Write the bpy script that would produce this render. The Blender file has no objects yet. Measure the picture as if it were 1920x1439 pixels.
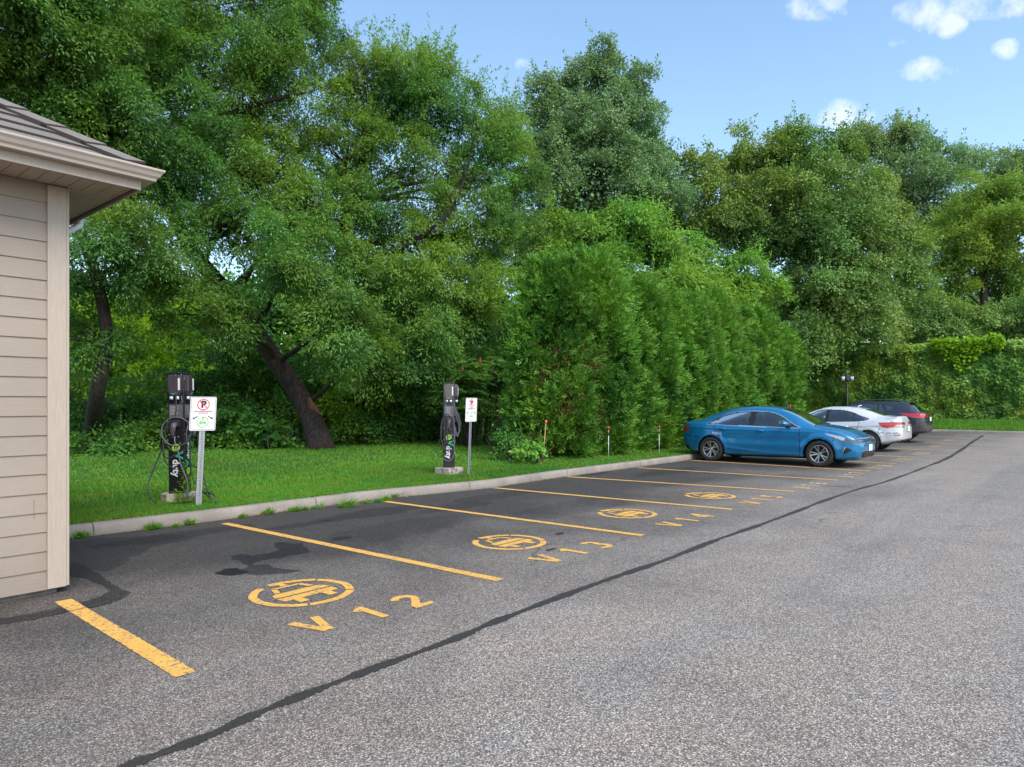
import bpy, bmesh, math, random
import numpy as np
from mathutils import Vector, Matrix
PI = math.pi
scene = bpy.context.scene
# ------------------------------------------------------------------ camera
EYE = 1.55; FOC = 1287.0; HOR = 754.0; YAW = math.radians(40.45)
cam = bpy.data.cameras.new('camera'); camo = bpy.data.objects.new('camera', cam)
scene.collection.objects.link(camo)
camo.location = (0, 0, EYE); camo.rotation_euler = (math.radians(90), 0, YAW - math.radians(90))
cam.sensor_width = 36; cam.lens = 36 * FOC / 1920; cam.shift_y = 34.5 / 1920
cam.clip_end = 1000; cam.clip_start = 0.05
scene.camera = camo
# ------------------------------------------------------------------ world and sun
SUN_EL = math.radians(47); SUN_AZ = math.radians(-108)      # azimuth measured from +X towards +Y
world = bpy.data.worlds.new('World'); scene.world = world; world.use_nodes = True
wn = world.node_tree.nodes; wl = world.node_tree.links; wn.clear()
sky = wn.new('ShaderNodeTexSky'); sky.sky_type = 'NISHITA'; sky.sun_disc = False
sky.sun_elevation = SUN_EL; sky.sun_rotation = PI / 2 - SUN_AZ
sky.air_density = 1.0; sky.dust_density = 1.2; sky.ozone_density = 1.6; sky.altitude = 50
hsv = wn.new('ShaderNodeHueSaturation'); hsv.inputs['Saturation'].default_value = 1.0; hsv.inputs['Value'].default_value = 0.95; hsv.inputs['Hue'].default_value = 0.491
wl.new(sky.outputs[0], hsv.inputs['Color'])
bg = wn.new('ShaderNodeBackground'); bg.inputs['Strength'].default_value = 0.15
out = wn.new('ShaderNodeOutputWorld')
tc = wn.new('ShaderNodeTexCoord')
nz = wn.new('ShaderNodeTexNoise'); nz.inputs['Scale'].default_value = 34; nz.inputs['Detail'].default_value = 6; nz.inputs['Roughness'].default_value = 0.6
wl.new(tc.outputs['Generated'], nz.inputs['Vector'])
def wmath(op, a, b=None, c=None, clamp=False):
    n = wn.new('ShaderNodeMath'); n.operation = op; n.use_clamp = clamp
    for i, v in enumerate((a, b, c)):
        if v is None: continue
        if isinstance(v, (int, float)): n.inputs[i].default_value = v
        else: wl.new(v, n.inputs[i])
    return n.outputs[0]
def ray(px, py):
    r = (px - 960) / FOC; u = (HOR - py) / FOC
    v = Vector((math.cos(YAW) + r * math.sin(YAW), math.sin(YAW) - r * math.cos(YAW), u))
    return v
def G(px, py, z=0.0):
    "point of the level plane z seen at that place of the photograph"
    v = ray(px, py); t = (z - EYE) / v.z
    return Vector((v.x * t, v.y * t, z))
def Wd(px, py, depth):
    "point at that depth in front of the camera"
    v = ray(px, py) * depth
    return Vector((v.x, v.y, EYE + v.z))
# a few small fair-weather clouds, each a patch of directions of the sky
cover = None
for (px, py, sx, sy, k) in ((1735, 22, 40, 24, 1), (1775, 46, 24, 18, 1), (1740, 130, 36, 17, .95), (1585, 222, 38, 30, 1.05), (1525, 6, 60, 22, .9),
                            (1850, 2, 70, 22, .8), (1687, 78, 15, 12, .75), (1891, 92, 20, 13, .9), (1342, 128, 14, 12, .55), (980, 122, 22, 10, .35),
                            (2050, 60, 60, 30, 1), (2200, 150, 90, 30, 1), (-300, 60, 80, 40, 1), (1500, -160, 90, 40, 1), (600, -240, 120, 50, 1)):
    d = ray(px, py).normalized()
    rgt = Vector((math.sin(YAW), -math.cos(YAW), 0)); upv = rgt.cross(d) * 1.0
    upv.normalize(); rgt = d.cross(upv).normalized()
    def dot(v, off=0.0):
        n = wn.new('ShaderNodeVectorMath'); n.operation = 'DOT_PRODUCT'; n.inputs[1].default_value = v
        wl.new(tc.outputs['Generated'], n.inputs[0]); return n.outputs['Value']
    a = wmath('MULTIPLY', dot(rgt), FOC / (sx * 1.2)); b = wmath('MULTIPLY', dot(upv), FOC / (sy * 1.2))
    q = wmath('ADD', wmath('MULTIPLY', a, a), wmath('MULTIPLY', b, b))
    m = wmath('MULTIPLY', wmath('SUBTRACT', 1.0, q), k)
    front = wmath('GREATER_THAN', dot(d), 0.5)
    m = wmath('MULTIPLY', wmath('MAXIMUM', m, 0.0), front)
    cover = m if cover is None else wmath('MAXIMUM', cover, m)
f = wmath('ADD', cover, wmath('MULTIPLY', wmath('SUBTRACT', nz.outputs['Fac'], 0.5), 3.2))
f = wmath('MULTIPLY', wmath('SUBTRACT', f, 0.22), 1.0, clamp=True)
f = wmath('MULTIPLY', f, wmath('MULTIPLY', cover, 4.0, clamp=True))
f = wmath('MULTIPLY', f, 0.6)
mix = wn.new('ShaderNodeMix'); mix.data_type = 'RGBA'
wl.new(f, mix.inputs['Factor']); wl.new(hsv.outputs[0], mix.inputs[6]); mix.inputs[7].default_value = (3.8, 3.95, 4.4, 1)
wl.new(mix.outputs[2], bg.inputs['Color']); wl.new(bg.outputs[0], out.inputs['Surface'])
sd = bpy.data.lights.new('sun', 'SUN'); sd.energy = 1.7; sd.angle = math.radians(35); sd.color = (1.0, 0.92, 0.78)
so = bpy.data.objects.new('sun', sd); scene.collection.objects.link(so)
sv = Vector((math.cos(SUN_AZ) * math.cos(SUN_EL), math.sin(SUN_AZ) * math.cos(SUN_EL), math.sin(SUN_EL)))
so.rotation_euler = sv.to_track_quat('Z', 'Y').to_euler(); so.location = (0, 0, 40)
scene.view_settings.view_transform = 'Standard'; scene.view_settings.look = 'None'
scene.view_settings.exposure = 1.12; scene.view_settings.gamma = 1
scene.view_settings.use_curve_mapping = False
cy = scene.cycles
cy.max_bounces = 6; cy.diffuse_bounces = 3; cy.glossy_bounces = 3; cy.transmission_bounces = 4; cy.transparent_max_bounces = 8
cy.caustics_reflective = False; cy.caustics_refractive = False
cy.use_denoising = True
try:
    cy.denoiser = 'OPENIMAGEDENOISE'; cy.denoising_prefilter = 'ACCURATE'
except Exception: pass
cy.sample_clamp_indirect = 6

# ------------------------------------------------------------------ helpers
rng = np.random.default_rng(7)
random.seed(7)
def link(o): scene.collection.objects.link(o); return o
def thing(name, label, cat, loc=(0, 0, 0), rotz=0, group=None):
    o = bpy.data.objects.new(name, None); link(o); o.location = loc; o.rotation_euler = (0, 0, rotz)
    o.empty_display_size = .2
    o['label'] = label; o['category'] = cat
    if group: o['group'] = group
    return o
def tag(o, label, cat, group=None):
    o['label'] = label; o['category'] = cat
    if group: o['group'] = group
    return o
def obj(name, bm, mats, parent=None, smooth=False, loc=None):
    me = bpy.data.meshes.new(name)
    if isinstance(bm, bmesh.types.BMesh):
        bm.to_mesh(me); bm.free()
    else:
        me = bm
    if not isinstance(mats, (list, tuple)): mats = [mats]
    for m in mats: me.materials.append(m)
    if smooth:
        me.polygons.foreach_set('use_smooth', [True] * len(me.polygons))
    o = bpy.data.objects.new(name, me); link(o)
    if parent: o.parent = parent
    if loc is not None: o.location = loc
    return o
def box(bm, x0, x1, y0, y1, z0, z1, mi=0, bev=0.0):
    vs = [bm.verts.new((x, y, z)) for x in (x0, x1) for y in (y0, y1) for z in (z0, z1)]
    fs = []
    for a in ((0, 1, 3, 2), (4, 6, 7, 5), (0, 4, 5, 1), (2, 3, 7, 6), (0, 2, 6, 4), (1, 5, 7, 3)):
        f = bm.faces.new([vs[i] for i in a]); f.material_index = mi; fs.append(f)
    if bev > 0:
        es = list({e for f in fs for e in f.edges})
        r = bmesh.ops.bevel(bm, geom=es, offset=bev, segments=2, affect='EDGES', profile=.5)
        for f in r['faces']: f.material_index = mi
    return vs
def tube(bm, pts, rad, seg=8, cap=True, mi=0, sq=None):
    pts = [Vector(p) for p in pts]
    if isinstance(rad, (int, float)): rad = [rad] * len(pts)
    rings = []; up = Vector((0, 0, 1)); prev = None
    for i, p in enumerate(pts):
        t = (pts[min(i + 1, len(pts) - 1)] - pts[max(i - 1, 0)]).normalized()
        if prev is None:
            a = t.orthogonal().normalized() if abs(t.z) > .95 else t.cross(up).normalized()
        else:
            a = (prev - t * prev.dot(t)).normalized()
        prev = a; b = t.cross(a)
        rings.append([bm.verts.new(p + (a * math.cos(2 * PI * k / seg) + b * math.sin(2 * PI * k / seg)) * rad[i]) for k in range(seg)])
    for r0, r1 in zip(rings, rings[1:]):
        for k in range(seg):
            f = bm.faces.new((r0[k], r0[(k + 1) % seg], r1[(k + 1) % seg], r1[k])); f.smooth = True; f.material_index = mi
    if cap:
        for r in (rings[0][::-1], rings[-1]):
            f = bm.faces.new(r); f.material_index = mi
def cyl(bm, p0, p1, r0, r1=None, seg=16, mi=0): tube(bm, [p0, p1], [r0, r1 if r1 is not None else r0], seg, True, mi)
def prism(bm, pts, z0, z1, mi=0):
    "extrude a 2-D outline (x,y) from z0 to z1"
    a = [bm.verts.new((x, y, z0)) for x, y in pts]; b = [bm.verts.new((x, y, z1)) for x, y in pts]
    n = len(pts)
    fs = [bm.faces.new(a[::-1]), bm.faces.new(b)] + [bm.faces.new((a[i], a[(i + 1) % n], b[(i + 1) % n], b[i])) for i in range(n)]
    for f in fs: f.material_index = mi
    return fs
def smooth_path(pts, n=8):
    pts = [Vector(p) for p in pts]; out = []
    P = [pts[0] * 2 - pts[1]] + pts + [pts[-1] * 2 - pts[-2]]
    for i in range(1, len(P) - 2):
        p0, p1, p2, p3 = P[i - 1:i + 3]
        for k in range(n):
            t = k / n
            out.append(.5 * ((2 * p1) + (p2 - p0) * t + (2 * p0 - 5 * p1 + 4 * p2 - p3) * t * t + (3 * p1 - p0 - 3 * p2 + p3) * t ** 3))
    out.append(pts[-1]); return out

# ------------------------------------------------------------------ materials
class MT:
    def __init__(s, name):
        s.m = bpy.data.materials.new(name); s.m.use_nodes = True; s.n = s.m.node_tree.nodes; s.l = s.m.node_tree.links
        s.n.clear(); s.out = s.n.new('ShaderNodeOutputMaterial'); s._pos = None
    def node(s, t, **kw):
        n = s.n.new(t)
        for k, v in kw.items():
            if k in n.inputs: s.put(n.inputs[k], v)
            else: setattr(n, k, v)
        return n
    def put(s, sock, v):
        if isinstance(v, bpy.types.NodeSocket): s.l.new(v, sock)
        elif isinstance(v, (tuple, list)) and len(v) == 3 and sock.type == 'RGBA': sock.default_value = (*v, 1)
        else: sock.default_value = v
    def coord(s, kind='Object', scale=None):
        t = s.n.new('ShaderNodeTexCoord').outputs[kind]
        if scale:
            m = s.n.new('ShaderNodeMapping'); m.inputs['Scale'].default_value = scale; s.l.new(t, m.inputs[0]); return m.outputs[0]
        return t
    def math(s, op, a, b=0.0, clamp=False):
        n = s.n.new('ShaderNodeMath'); n.operation = op; n.use_clamp = clamp; s.put(n.inputs[0], a); s.put(n.inputs[1], b); return n.outputs[0]
    def noise(s, scale, detail=3, rough=.5, co=None, dist=0.0):
        n = s.node('ShaderNodeTexNoise'); n.inputs['Scale'].default_value = scale; n.inputs['Detail'].default_value = detail
        n.inputs['Roughness'].default_value = rough; n.inputs['Distortion'].default_value = dist
        s.l.new(co or s.coord(), n.inputs['Vector']); return n.outputs['Fac']
    def ramp(s, fac, *stops, mode='LINEAR'):
        r = s.n.new('ShaderNodeValToRGB'); s.put(r.inputs[0], fac); e = r.color_ramp.elements; r.color_ramp.interpolation = mode
        while len(e) < len(stops): e.new(0.5)
        for x, (p, c) in zip(e, stops):
            x.position = p; x.color = (c, c, c, 1) if isinstance(c, (int, float)) else (*c, 1)
        return r.outputs[0]
    def mix(s, fac, a, b, blend='MIX'):
        n = s.n.new('ShaderNodeMix'); n.data_type = 'RGBA'; n.blend_type = blend
        s.put(n.inputs['Factor'], fac)
        for i, v in ((6, a), (7, b)):
            s.put(n.inputs[i], v if not isinstance(v, (int, float)) else (v, v, v))
        return n.outputs[2]
    def bump(s, h, strength=.3, dist=.01):
        n = s.n.new('ShaderNodeBump'); n.inputs['Strength'].default_value = strength; n.inputs['Distance'].default_value = dist
        s.l.new(h, n.inputs['Height']); return n.outputs[0]
    def pbr(s, col, rough=.6, metal=0.0, normal=None, spec=.5, coat=0.0, **kw):
        p = s.n.new('ShaderNodeBsdfPrincipled'); s.put(p.inputs['Base Color'], col); s.put(p.inputs['Roughness'], rough)
        s.put(p.inputs['Metallic'], metal); p.inputs['Specular IOR Level'].default_value = spec
        if coat: p.inputs['Coat Weight'].default_value = coat; p.inputs['Coat Roughness'].default_value = .04
        if normal is not None: s.l.new(normal, p.inputs['Normal'])
        for k, v in kw.items(): s.put(p.inputs[k], v)
        s.l.new(p.outputs[0], s.out.inputs[0]); s.p = p
        return s.m
def simple(name, col, rough=.5, metal=0.0, var=.12, scale=8, coat=0.0, spec=.5, bump=0.0):
    t = MT(name); n = t.noise(scale, 4, .6)
    lo = tuple(c * (1 - var) for c in col); hi = tuple(min(1, c * (1 + var)) for c in col)
    c = t.ramp(n, (.3, lo), (.7, hi))
    nb = t.bump(t.noise(scale * 8, 3), bump, .01) if bump else None
    return t.pbr(c, rough, metal, nb, spec, coat)
def foliage_mat(name, dark, light, hue2=None, trans=.35, rough=.5, nscale=.45):
    "leaf: colour varies leaf by leaf (tint) and in broad patches of growth"
    t = MT(name)
    a = t.n.new('ShaderNodeAttribute'); a.attribute_name = 'tint'
    col = t.mix(a.outputs['Fac'], dark, light)
    if hue2: col = t.mix(t.ramp(t.noise(nscale, 2), (.42, 0.0), (.64, 1.0)), col, t.mix(a.outputs['Fac'], tuple(c * .6 for c in hue2), hue2))
    p = t.n.new('ShaderNodeBsdfPrincipled'); t.put(p.inputs['Base Color'], col); p.inputs['Roughness'].default_value = rough
    p.inputs['Specular IOR Level'].default_value = .22
    tr = t.n.new('ShaderNodeBsdfTranslucent'); t.put(tr.inputs[0], t.mix(1.0, col, (1.25, 1.3, .55), 'MULTIPLY'))
    mx = t.n.new('ShaderNodeMixShader'); mx.inputs[0].default_value = trans
    t.l.new(p.outputs[0], mx.inputs[1]); t.l.new(tr.outputs[0], mx.inputs[2]); t.l.new(mx.outputs[0], t.out.inputs[0])
    return t.m
# ------------------------------------------------------------------ ground, lot, kerbs
def sheet(name, pts, z, mat, kind='structure', parent=None):
    bm = bmesh.new(); f = bm.faces.new([bm.verts.new((p[0], p[1], z)) for p in pts])
    if f.normal.z < 0: f.normal_flip()
    bmesh.ops.recalc_face_normals(bm, faces=bm.faces)
    if bm.faces[:][0].normal.z < 0: bmesh.ops.reverse_faces(bm, faces=bm.faces)
    o = obj(name, bm, mat, parent)
    if kind and not parent: o['kind'] = kind
    return o
# soil: one sheet reaching the horizon
m = MT('soil'); n1 = m.noise(.3, 4); m.pbr(m.ramp(n1, (.3, (.018, .03, .010)), (.7, (.035, .05, .018))), .95)
bm = bmesh.new(); box(bm, -350, 450, -350, 450, -1.0, -.06)
o = obj('ground', bm, m.m); o['kind'] = 'structure'

# asphalt
t = MT('asphalt'); co = t.coord()
vor = t.node('ShaderNodeTexVoronoi'); vor.inputs['Scale'].default_value = 118; t.l.new(co, vor.inputs['Vector'])
cell = t.node('ShaderNodeSeparateColor'); t.l.new(vor.outputs['Color'], cell.inputs[0])
fine = t.noise(240, 2, .6, co); mid = t.noise(38, 4, .65, co)
broad = t.noise(.55, 5, .6, co, .4); broad2 = t.noise(1.7, 4, .6, co, .6)
sp = t.node('ShaderNodeSeparateXYZ'); t.l.new(co, sp.inputs[0]); X, Y = sp.outputs[0], sp.outputs[1]
# stone chips stand proud of the binder; the binder is worn away most in the driving lane
wear = t.math('MULTIPLY', t.math('SUBTRACT', 6.6, Y), 1 / 4.2)
wear = t.math('ADD', wear, t.math('MULTIPLY', t.math('SUBTRACT', broad, .5), 1.1))
wear = t.ramp(wear, (0.0, 0.0), (1.0, 1.0))
chips = t.ramp(cell.outputs[0], (.0, .045), (.3, .10), (.62, .18), (.85, .28), (1.0, .46))
tone = t.mix(.45, chips, t.ramp(fine, (.35, .03), (.7, .34)))
edge = t.ramp(vor.outputs['Distance'], (.25, 1.0), (.62, .35))
tone = t.mix(1.0, tone, edge, 'MULTIPLY')
newer = t.mix(1.0, tone, (.56, .52, .485), 'MULTIPLY')
worn = t.mix(1.0, tone, (2.65, 2.44, 2.25), 'MULTIPLY')
brown = t.mix(1.0, tone, (2.7, 2.34, 2.06), 'MULTIPLY')
track = t.noise(1.0, 4, .55, t.coord(scale=(.06, 1.1, 1)), .3)
worn = t.mix(t.ramp(t.math('ADD', t.math('MULTIPLY', track, .7), t.math('MULTIPLY', broad2, .3)), (.42, 0.0), (.54, 1.0)), worn, brown)
worn = t.mix(t.ramp(track, (.36, .35), (.47, 0.0)), worn, t.mix(1.0, worn, .6, 'MULTIPLY'))
col = t.mix(wear, newer, worn)
col = t.mix(t.ramp(mid, (.3, .28), (.6, 0.0)), col, t.mix(1.0, col, .45, 'MULTIPLY'))
col = t.mix(1.0, col, t.ramp(t.noise(.85, 6, .68, co, .5), (.32, (.84, .84, .85)), (.5, (1.0, 1.0, 1.0)), (.68, (1.08, 1.07, 1.06))), 'MULTIPLY')
# sealer and oil stains with shapes of their own: (centre, half sizes, turn, darkness)
def stain(px, py, rx, ry, ang, soft=.25, jag=.8, freq=2.6, c=None):
    c = c or G(px, py); ca, sa = math.cos(ang), math.sin(ang)
    dx = t.math('SUBTRACT', X, c.x); dy = t.math('SUBTRACT', Y, c.y)
    u = t.math('MULTIPLY', t.math('ADD', t.math('MULTIPLY', dx, ca), t.math('MULTIPLY', dy, sa)), 1 / rx)
    v = t.math('MULTIPLY', t.math('SUBTRACT', t.math('MULTIPLY', dy, ca), t.math('MULTIPLY', dx, sa)), 1 / ry)
    q = t.math('ADD', t.math('MULTIPLY', u, u), t.math('MULTIPLY', v, v))
    q = t.math('ADD', q, t.math('MULTIPLY', t.math('SUBTRACT', t.noise(freq, 5, .65, co, .8), .5), jag * 3))
    return t.ramp(q, (1.0 - soft, 1.0), (1.0, 0.0))
stains = [((560, 985), .5, .16, 0, .5), ((700, 962), 1.0, .3, 0, .5), ((860, 950), .8, .25, 0, .4), ((1110, 889), .6, .2, 0, .7),
          ((930, 930), 1.2, .3, 0, .4), ((1050, 1001), .10, .05, .3, .9), ((1032, 1031), .10, .04, .1, .95), ((330, 1005), 1.0, .25, 0, .5),
          ((1250, 885), 1.4, .4, 0, .5), ((760, 990), 1.2, .5, 0, .3), ((1080, 950), 1.4, .5, 0, .3), ((1500, 870), 2.5, 1.2, 0, .35), ((640, 1010), .12, .1, 0, .7)]
for (p, rx, ry, an, dk) in stains:
    s_ = t.math('MULTIPLY', stain(p[0], p[1], rx, ry, an, jag=.5 if dk > .8 else .8), dk)
    col = t.mix(s_, col, t.mix(1.0, col, (.16, .17, .20), 'MULTIPLY'))
# smooth newer patch at the corner of the lane
col = t.mix(stain(0, 0, 2.5, 1.0, 0, .08, .10, 3, Vector((4.6, -.74, 0))), col, t.mix(t.noise(60, 3, .6, co), (.10, .10, .11), (.19, .185, .19)))
# hairline cracks
w = t.node('ShaderNodeTexVoronoi'); w.feature = 'DISTANCE_TO_EDGE'; w.inputs['Scale'].default_value = .16
dm = t.node('ShaderNodeVectorMath'); dm.operation = 'ADD'; t.l.new(co, dm.inputs[0])
nn = t.node('ShaderNodeTexNoise'); nn.inputs['Scale'].default_value = 1.1; nn.inputs['Detail'].default_value = 6; t.l.new(co, nn.inputs['Vector']); t.l.new(nn.outputs['Color'], dm.inputs[1])
t.l.new(dm.outputs[0], w.inputs['Vector'])
crack = t.ramp(w.outputs['Distance'], (0.0, .65), (.0035, 0.0))
col = t.mix(t.math('MULTIPLY', crack, t.ramp(t.noise(.35, 3, .5, co), (.52, 0.0), (.6, 1.0))), col, .03)
hgt = t.mix(.5, vor.outputs['Distance'], fine)
t.pbr(col, .85, 0, t.bump(hgt, .55, .004), .35)
ASPH = t.m
kerb_px = [(60, 1021), (122.5, 1011.5), (410.6, 976), (698, 938), (924, 915), (1056, 895), (1274, 865.5)]
kerb = [G(x, y) for x, y in kerb_px]
kerb[0] = Vector((-6, kerb[1].y + .1, 0))
kerb.append(Vector((24, kerb[-1].y + .02, 0))); kerb.append(Vector((40.6, kerb[-1].y, 0)))
FARX = 40.8
lot = sheet('parking_lot', [(-40, -40), (FARX + .1, -40), (FARX + .1, kerb[-1].y + .15)] + [(p.x, p.y + .12) for p in kerb[::-1]] + [(-40, kerb[0].y + .12)], 0.0, ASPH)

# kerb concrete
t = MT('kerb_concrete'); co = t.coord(); sep = t.node('ShaderNodeSeparateXYZ'); t.l.new(co, sep.inputs[0])
c = t.ramp(t.noise(2.2, 5, .65, co), (.3, (.20, .175, .15)), (.7, (.33, .29, .255)))
c = t.mix(t.ramp(t.noise(90, 3, .7, co), (.35, .35), (.6, 0.0)), c, (.16, .15, .14))
c = t.mix(t.ramp(t.noise(7, 5, .7, co), (.56, 0.0), (.66, .5)), c, (.20, .175, .155))
fr = t.math('FRACT', t.math('MULTIPLY', sep.outputs[0], 1 / 2.9))
c = t.mix(t.ramp(fr, (.0, .85), (.004, .85), (.006, 0.0)), c, (.05, .045, .04))
c = t.mix(t.ramp(t.noise(13, 4, .7, co), (.66, 0.0), (.7, .8)), c, (.42, .40, .38))
c = t.mix(t.ramp(t.math('ADD', sep.outputs[2], t.math('MULTIPLY', t.noise(5, 4, .6, co), .05)), (.03, .55), (.07, 0.0)), c, (.13, .115, .10))
t.pbr(c, .9, 0, t.bump(t.noise(70, 4, .7, co), .5, .006)); KERBM = t.m
KH = .135; KW = .17
def kerb_run(name, pts, side, h0=KH):
    "side: +1 puts the body of the kerb to the left of the walking direction"
    bm = bmesh.new(); rings = []; dense = []
    for a, b in zip(pts, pts[1:]):
        n = max(2, int((b - a).length / .25))
        for k in range(n): dense.append(a.lerp(b, k / n))
    dense.append(pts[-1])
    for i, p in enumerate(dense):
        d = (dense[min(i + 1, len(dense) - 1)] - dense[max(i - 1, 0)]).normalized(); nrm = Vector((-d.y, d.x, 0)) * side
        j = lambda s: random.uniform(-s, s)
        prof = [(0 + j(.004), -.03), (.008 + j(.005), h0 * .5 + j(.004)), (.018 + j(.006), h0 - .022 + j(.004)), (.042 + j(.005), h0 + j(.004)), (KW - .02, h0 + .002 + j(.002)), (KW, h0 - .01), (KW, -.03)]
        rings.append([bm.verts.new(p + nrm * u + Vector((0, 0, z))) for u, z in prof])
    for i, (a, b) in enumerate(zip(rings, rings[1:])):
        for k in range(len(a) - 1):
            f = bm.faces.new((a[k], b[k], b[k + 1], a[k + 1]) if side > 0 else (a[k], a[k + 1], b[k + 1], b[k])); f.smooth = True
    bm.faces.new(rings[0]); bm.faces.new(rings[-1])
    bmesh.ops.recalc_face_normals(bm, faces=bm.faces)
    o = obj(name, bm, KERBM); o['kind'] = 'structure'; return o
kerb_run('kerb', kerb[:-1] + [Vector((FARX - 1.2, kerb[-1].y, 0)), Vector((FARX - .4, kerb[-1].y - .15, 0)), Vector((FARX - .05, kerb[-1].y - .7, 0)), Vector((FARX, kerb[-1].y - 1.3, 0)), Vector((FARX + .15, 6.2, 0)), Vector((FARX + .1, 5.2, 0)), Vector((FARX, 3.7, 0)), Vector((FARX - .1, -20, 0))], +1)

# sealer patches: coats of their own shape brushed on the lot
def coat(name, px, mul, z, rough=.7, jit=.02):
    m2 = ASPH.copy(); m2.name = name + '_coat'; n = m2.node_tree.nodes; l = m2.node_tree.links; p = [q for q in n if q.type == 'BSDF_PRINCIPLED'][0]
    src = p.inputs['Base Color'].links[0].from_socket; mx = n.new('ShaderNodeMix'); mx.data_type = 'RGBA'; mx.blend_type = 'MULTIPLY'; mx.inputs[0].default_value = 1; l.new(src, mx.inputs[6]); mx.inputs[7].default_value = (*mul, 1); l.new(mx.outputs[2], p.inputs['Base Color']); p.inputs['Roughness'].default_value = rough
    P = [G(*q) for q in px]; out = []
    for i, p0 in enumerate(P):
        p1 = P[(i + 1) % len(P)]; k = max(1, int((p1 - p0).length / .035))
        for j in range(k):
            q = p0.lerp(p1, j / k); a_ = (i * 7 + j) * .9; out.append((q.x + jit * (math.sin(a_) * .6 + random.uniform(-.6, .6)), q.y + jit * (math.cos(a_ * 1.3) * .6 + random.uniform(-.6, .6))))
    bm = bmesh.new(); f = bm.faces.new([bm.verts.new((x, y, z)) for x, y in out]); f.normal_update()
    if f.normal.z < 0: f.normal_flip()
    bmesh.ops.triangulate(bm, faces=bm.faces); return obj(name, bm, m2, lot)
q_ = lambda pts, o=(120, 900), sc=3.2: [(o[0] + x / sc, o[1] + y / sc) for x, y in pts]
coat('sealer_patch', q_([(1000, 460), (1060, 445), (1130, 455), (1240, 440), (1290, 420), (1250, 385), (1300, 375), (1400, 385), (1425, 372), (1440, 400), (1490, 430), (1420, 442), (1300, 470), (1200, 482), (1130, 500), (1120, 515), (1230, 508), (1250, 530), (1400, 540), (1425, 550), (1300, 565), (1100, 572), (1060, 560), (1040, 545), (1110, 520), (1060, 490), (1010, 475)]), (.36, .37, .42), .0015)
coat('sealer_patch', q_([(905, 562), (960, 535), (1030, 530), (1060, 545), (1110, 552), (1060, 568), (1000, 578), (930, 572)]), (.10, .10, .12), .0030, .5, .012)
coat('sealer_patch', [(110, 1060), (110, 1020), (170, 1012), (255, 1006), (330, 1003), (372, 1007), (330, 1018), (292, 1022), (262, 1040), (240, 1046), (215, 1066), (190, 1072), (150, 1062)], (.55, .56, .62), .0015, .8, .04)
coat('ramp_edge', [(-60, 1180), (0, 1172), (60, 1163), (120, 1150), (170, 1141), (215, 1128), (243, 1112), (225, 1103), (207, 1095), (187, 1078), (160, 1062), (118, 1050), (118, 1078), (160, 1086), (190, 1098), (206, 1108), (190, 1119), (150, 1131), (110, 1141), (60, 1152), (0, 1160), (-60, 1166)], (.33, .33, .36), .0025, .85, .012)
coat('ramp', [(-60, 1164), (0, 1158), (60, 1150), (110, 1139), (150, 1129), (190, 1117), (204, 1108), (188, 1099), (158, 1087), (112, 1078), (100, 1110), (0, 1130), (-60, 1140)], (1.12, 1.08, 1.04), .0015, .9, .01)
# painted markings, thin sheets on the lot
t = MT('yellow_paint'); co = t.coord()
pc = t.ramp(t.noise(6, 4, .6, co), (.3, (.66, .35, .055)), (.7, (.74, .41, .085)))
scr = t.ramp(t.noise(34, 5, .75, co, .5), (.53, 0.0), (.57, 1.0)); scr2 = t.ramp(t.noise(4, 3, .5, co), (.40, .25), (.60, 1.0))
pc = t.mix(t.math('MULTIPLY', scr, scr2), pc, (.12, .115, .12))
pc = t.mix(t.ramp(t.noise(200, 2, .6, co), (.5, 0.0), (.75, .35)), pc, (.86, .66, .34))
t.pbr(pc, .75, 0, t.bump(t.noise(150, 2, .6, co), .3, .002)); YEL = t.m
t = MT('faded_yellow_paint'); co = t.coord()
pc = t.ramp(t.noise(8, 4, .6, co), (.3, (.70, .47, .17)), (.7, (.78, .56, .26)))
pc = t.mix(t.ramp(t.noise(30, 5, .75, co, .5), (.50, 0.0), (.57, .75)), pc, (.2, .19, .18))
t.pbr(pc, .8); YEL2 = t.m
def rough_strip(bm, a, b, w, z=.0045, step=.03, jit=.003):
    a = Vector((a[0], a[1], z)); b = Vector((b[0], b[1], z)); d = (b - a); L = d.length; d.normalize(); n = Vector((-d.y, d.x, 0)); k = max(2, int(L / step)); prev = None
    for i in range(k + 1):
        c = a + d * (L * i / k); e = (0 if 0 < i < k else .5)
        p = bm.verts.new(c + n * (w / 2 + random.uniform(-jit, jit)) + d * random.uniform(-jit, jit)); q = bm.verts.new(c - n * (w / 2 + random.uniform(-jit, jit)) + d * random.uniform(-jit, jit))
        if prev: bm.faces.new((prev[1], q, p, prev[0]))
        prev = (p, q)
lines = [((118, 1127), (349, 1266)), ((421, 982), (938, 1089)), ((704, 938.5), (1206, 1005)), ((927, 915.5), (1373, 956)), ((1064, 894.5), (1488, 922)),
         ((1195, 877.5), (1571, 901)), ((1290, 866), (1632, 884)), ((1400, 853), (1682, 870)), ((1480, 845), (1717, 858)), ((1560, 836), (1750, 844.5)), ((1620, 828), (1778, 831.8)), ((1680, 819), (1803, 820.5))]
LINE = []
for i, (a, b) in enumerate(lines):
    A = G(*a); B = G(*b)
    if i >= 6: A = Vector((B.x + .05, 8.2, 0))
    bm = bmesh.new(); rough_strip(bm, A, B, .105 if i else .115)
    o = obj('painted_line', bm, YEL if i < 8 else YEL2, lot); LINE.append((A, B))
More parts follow.
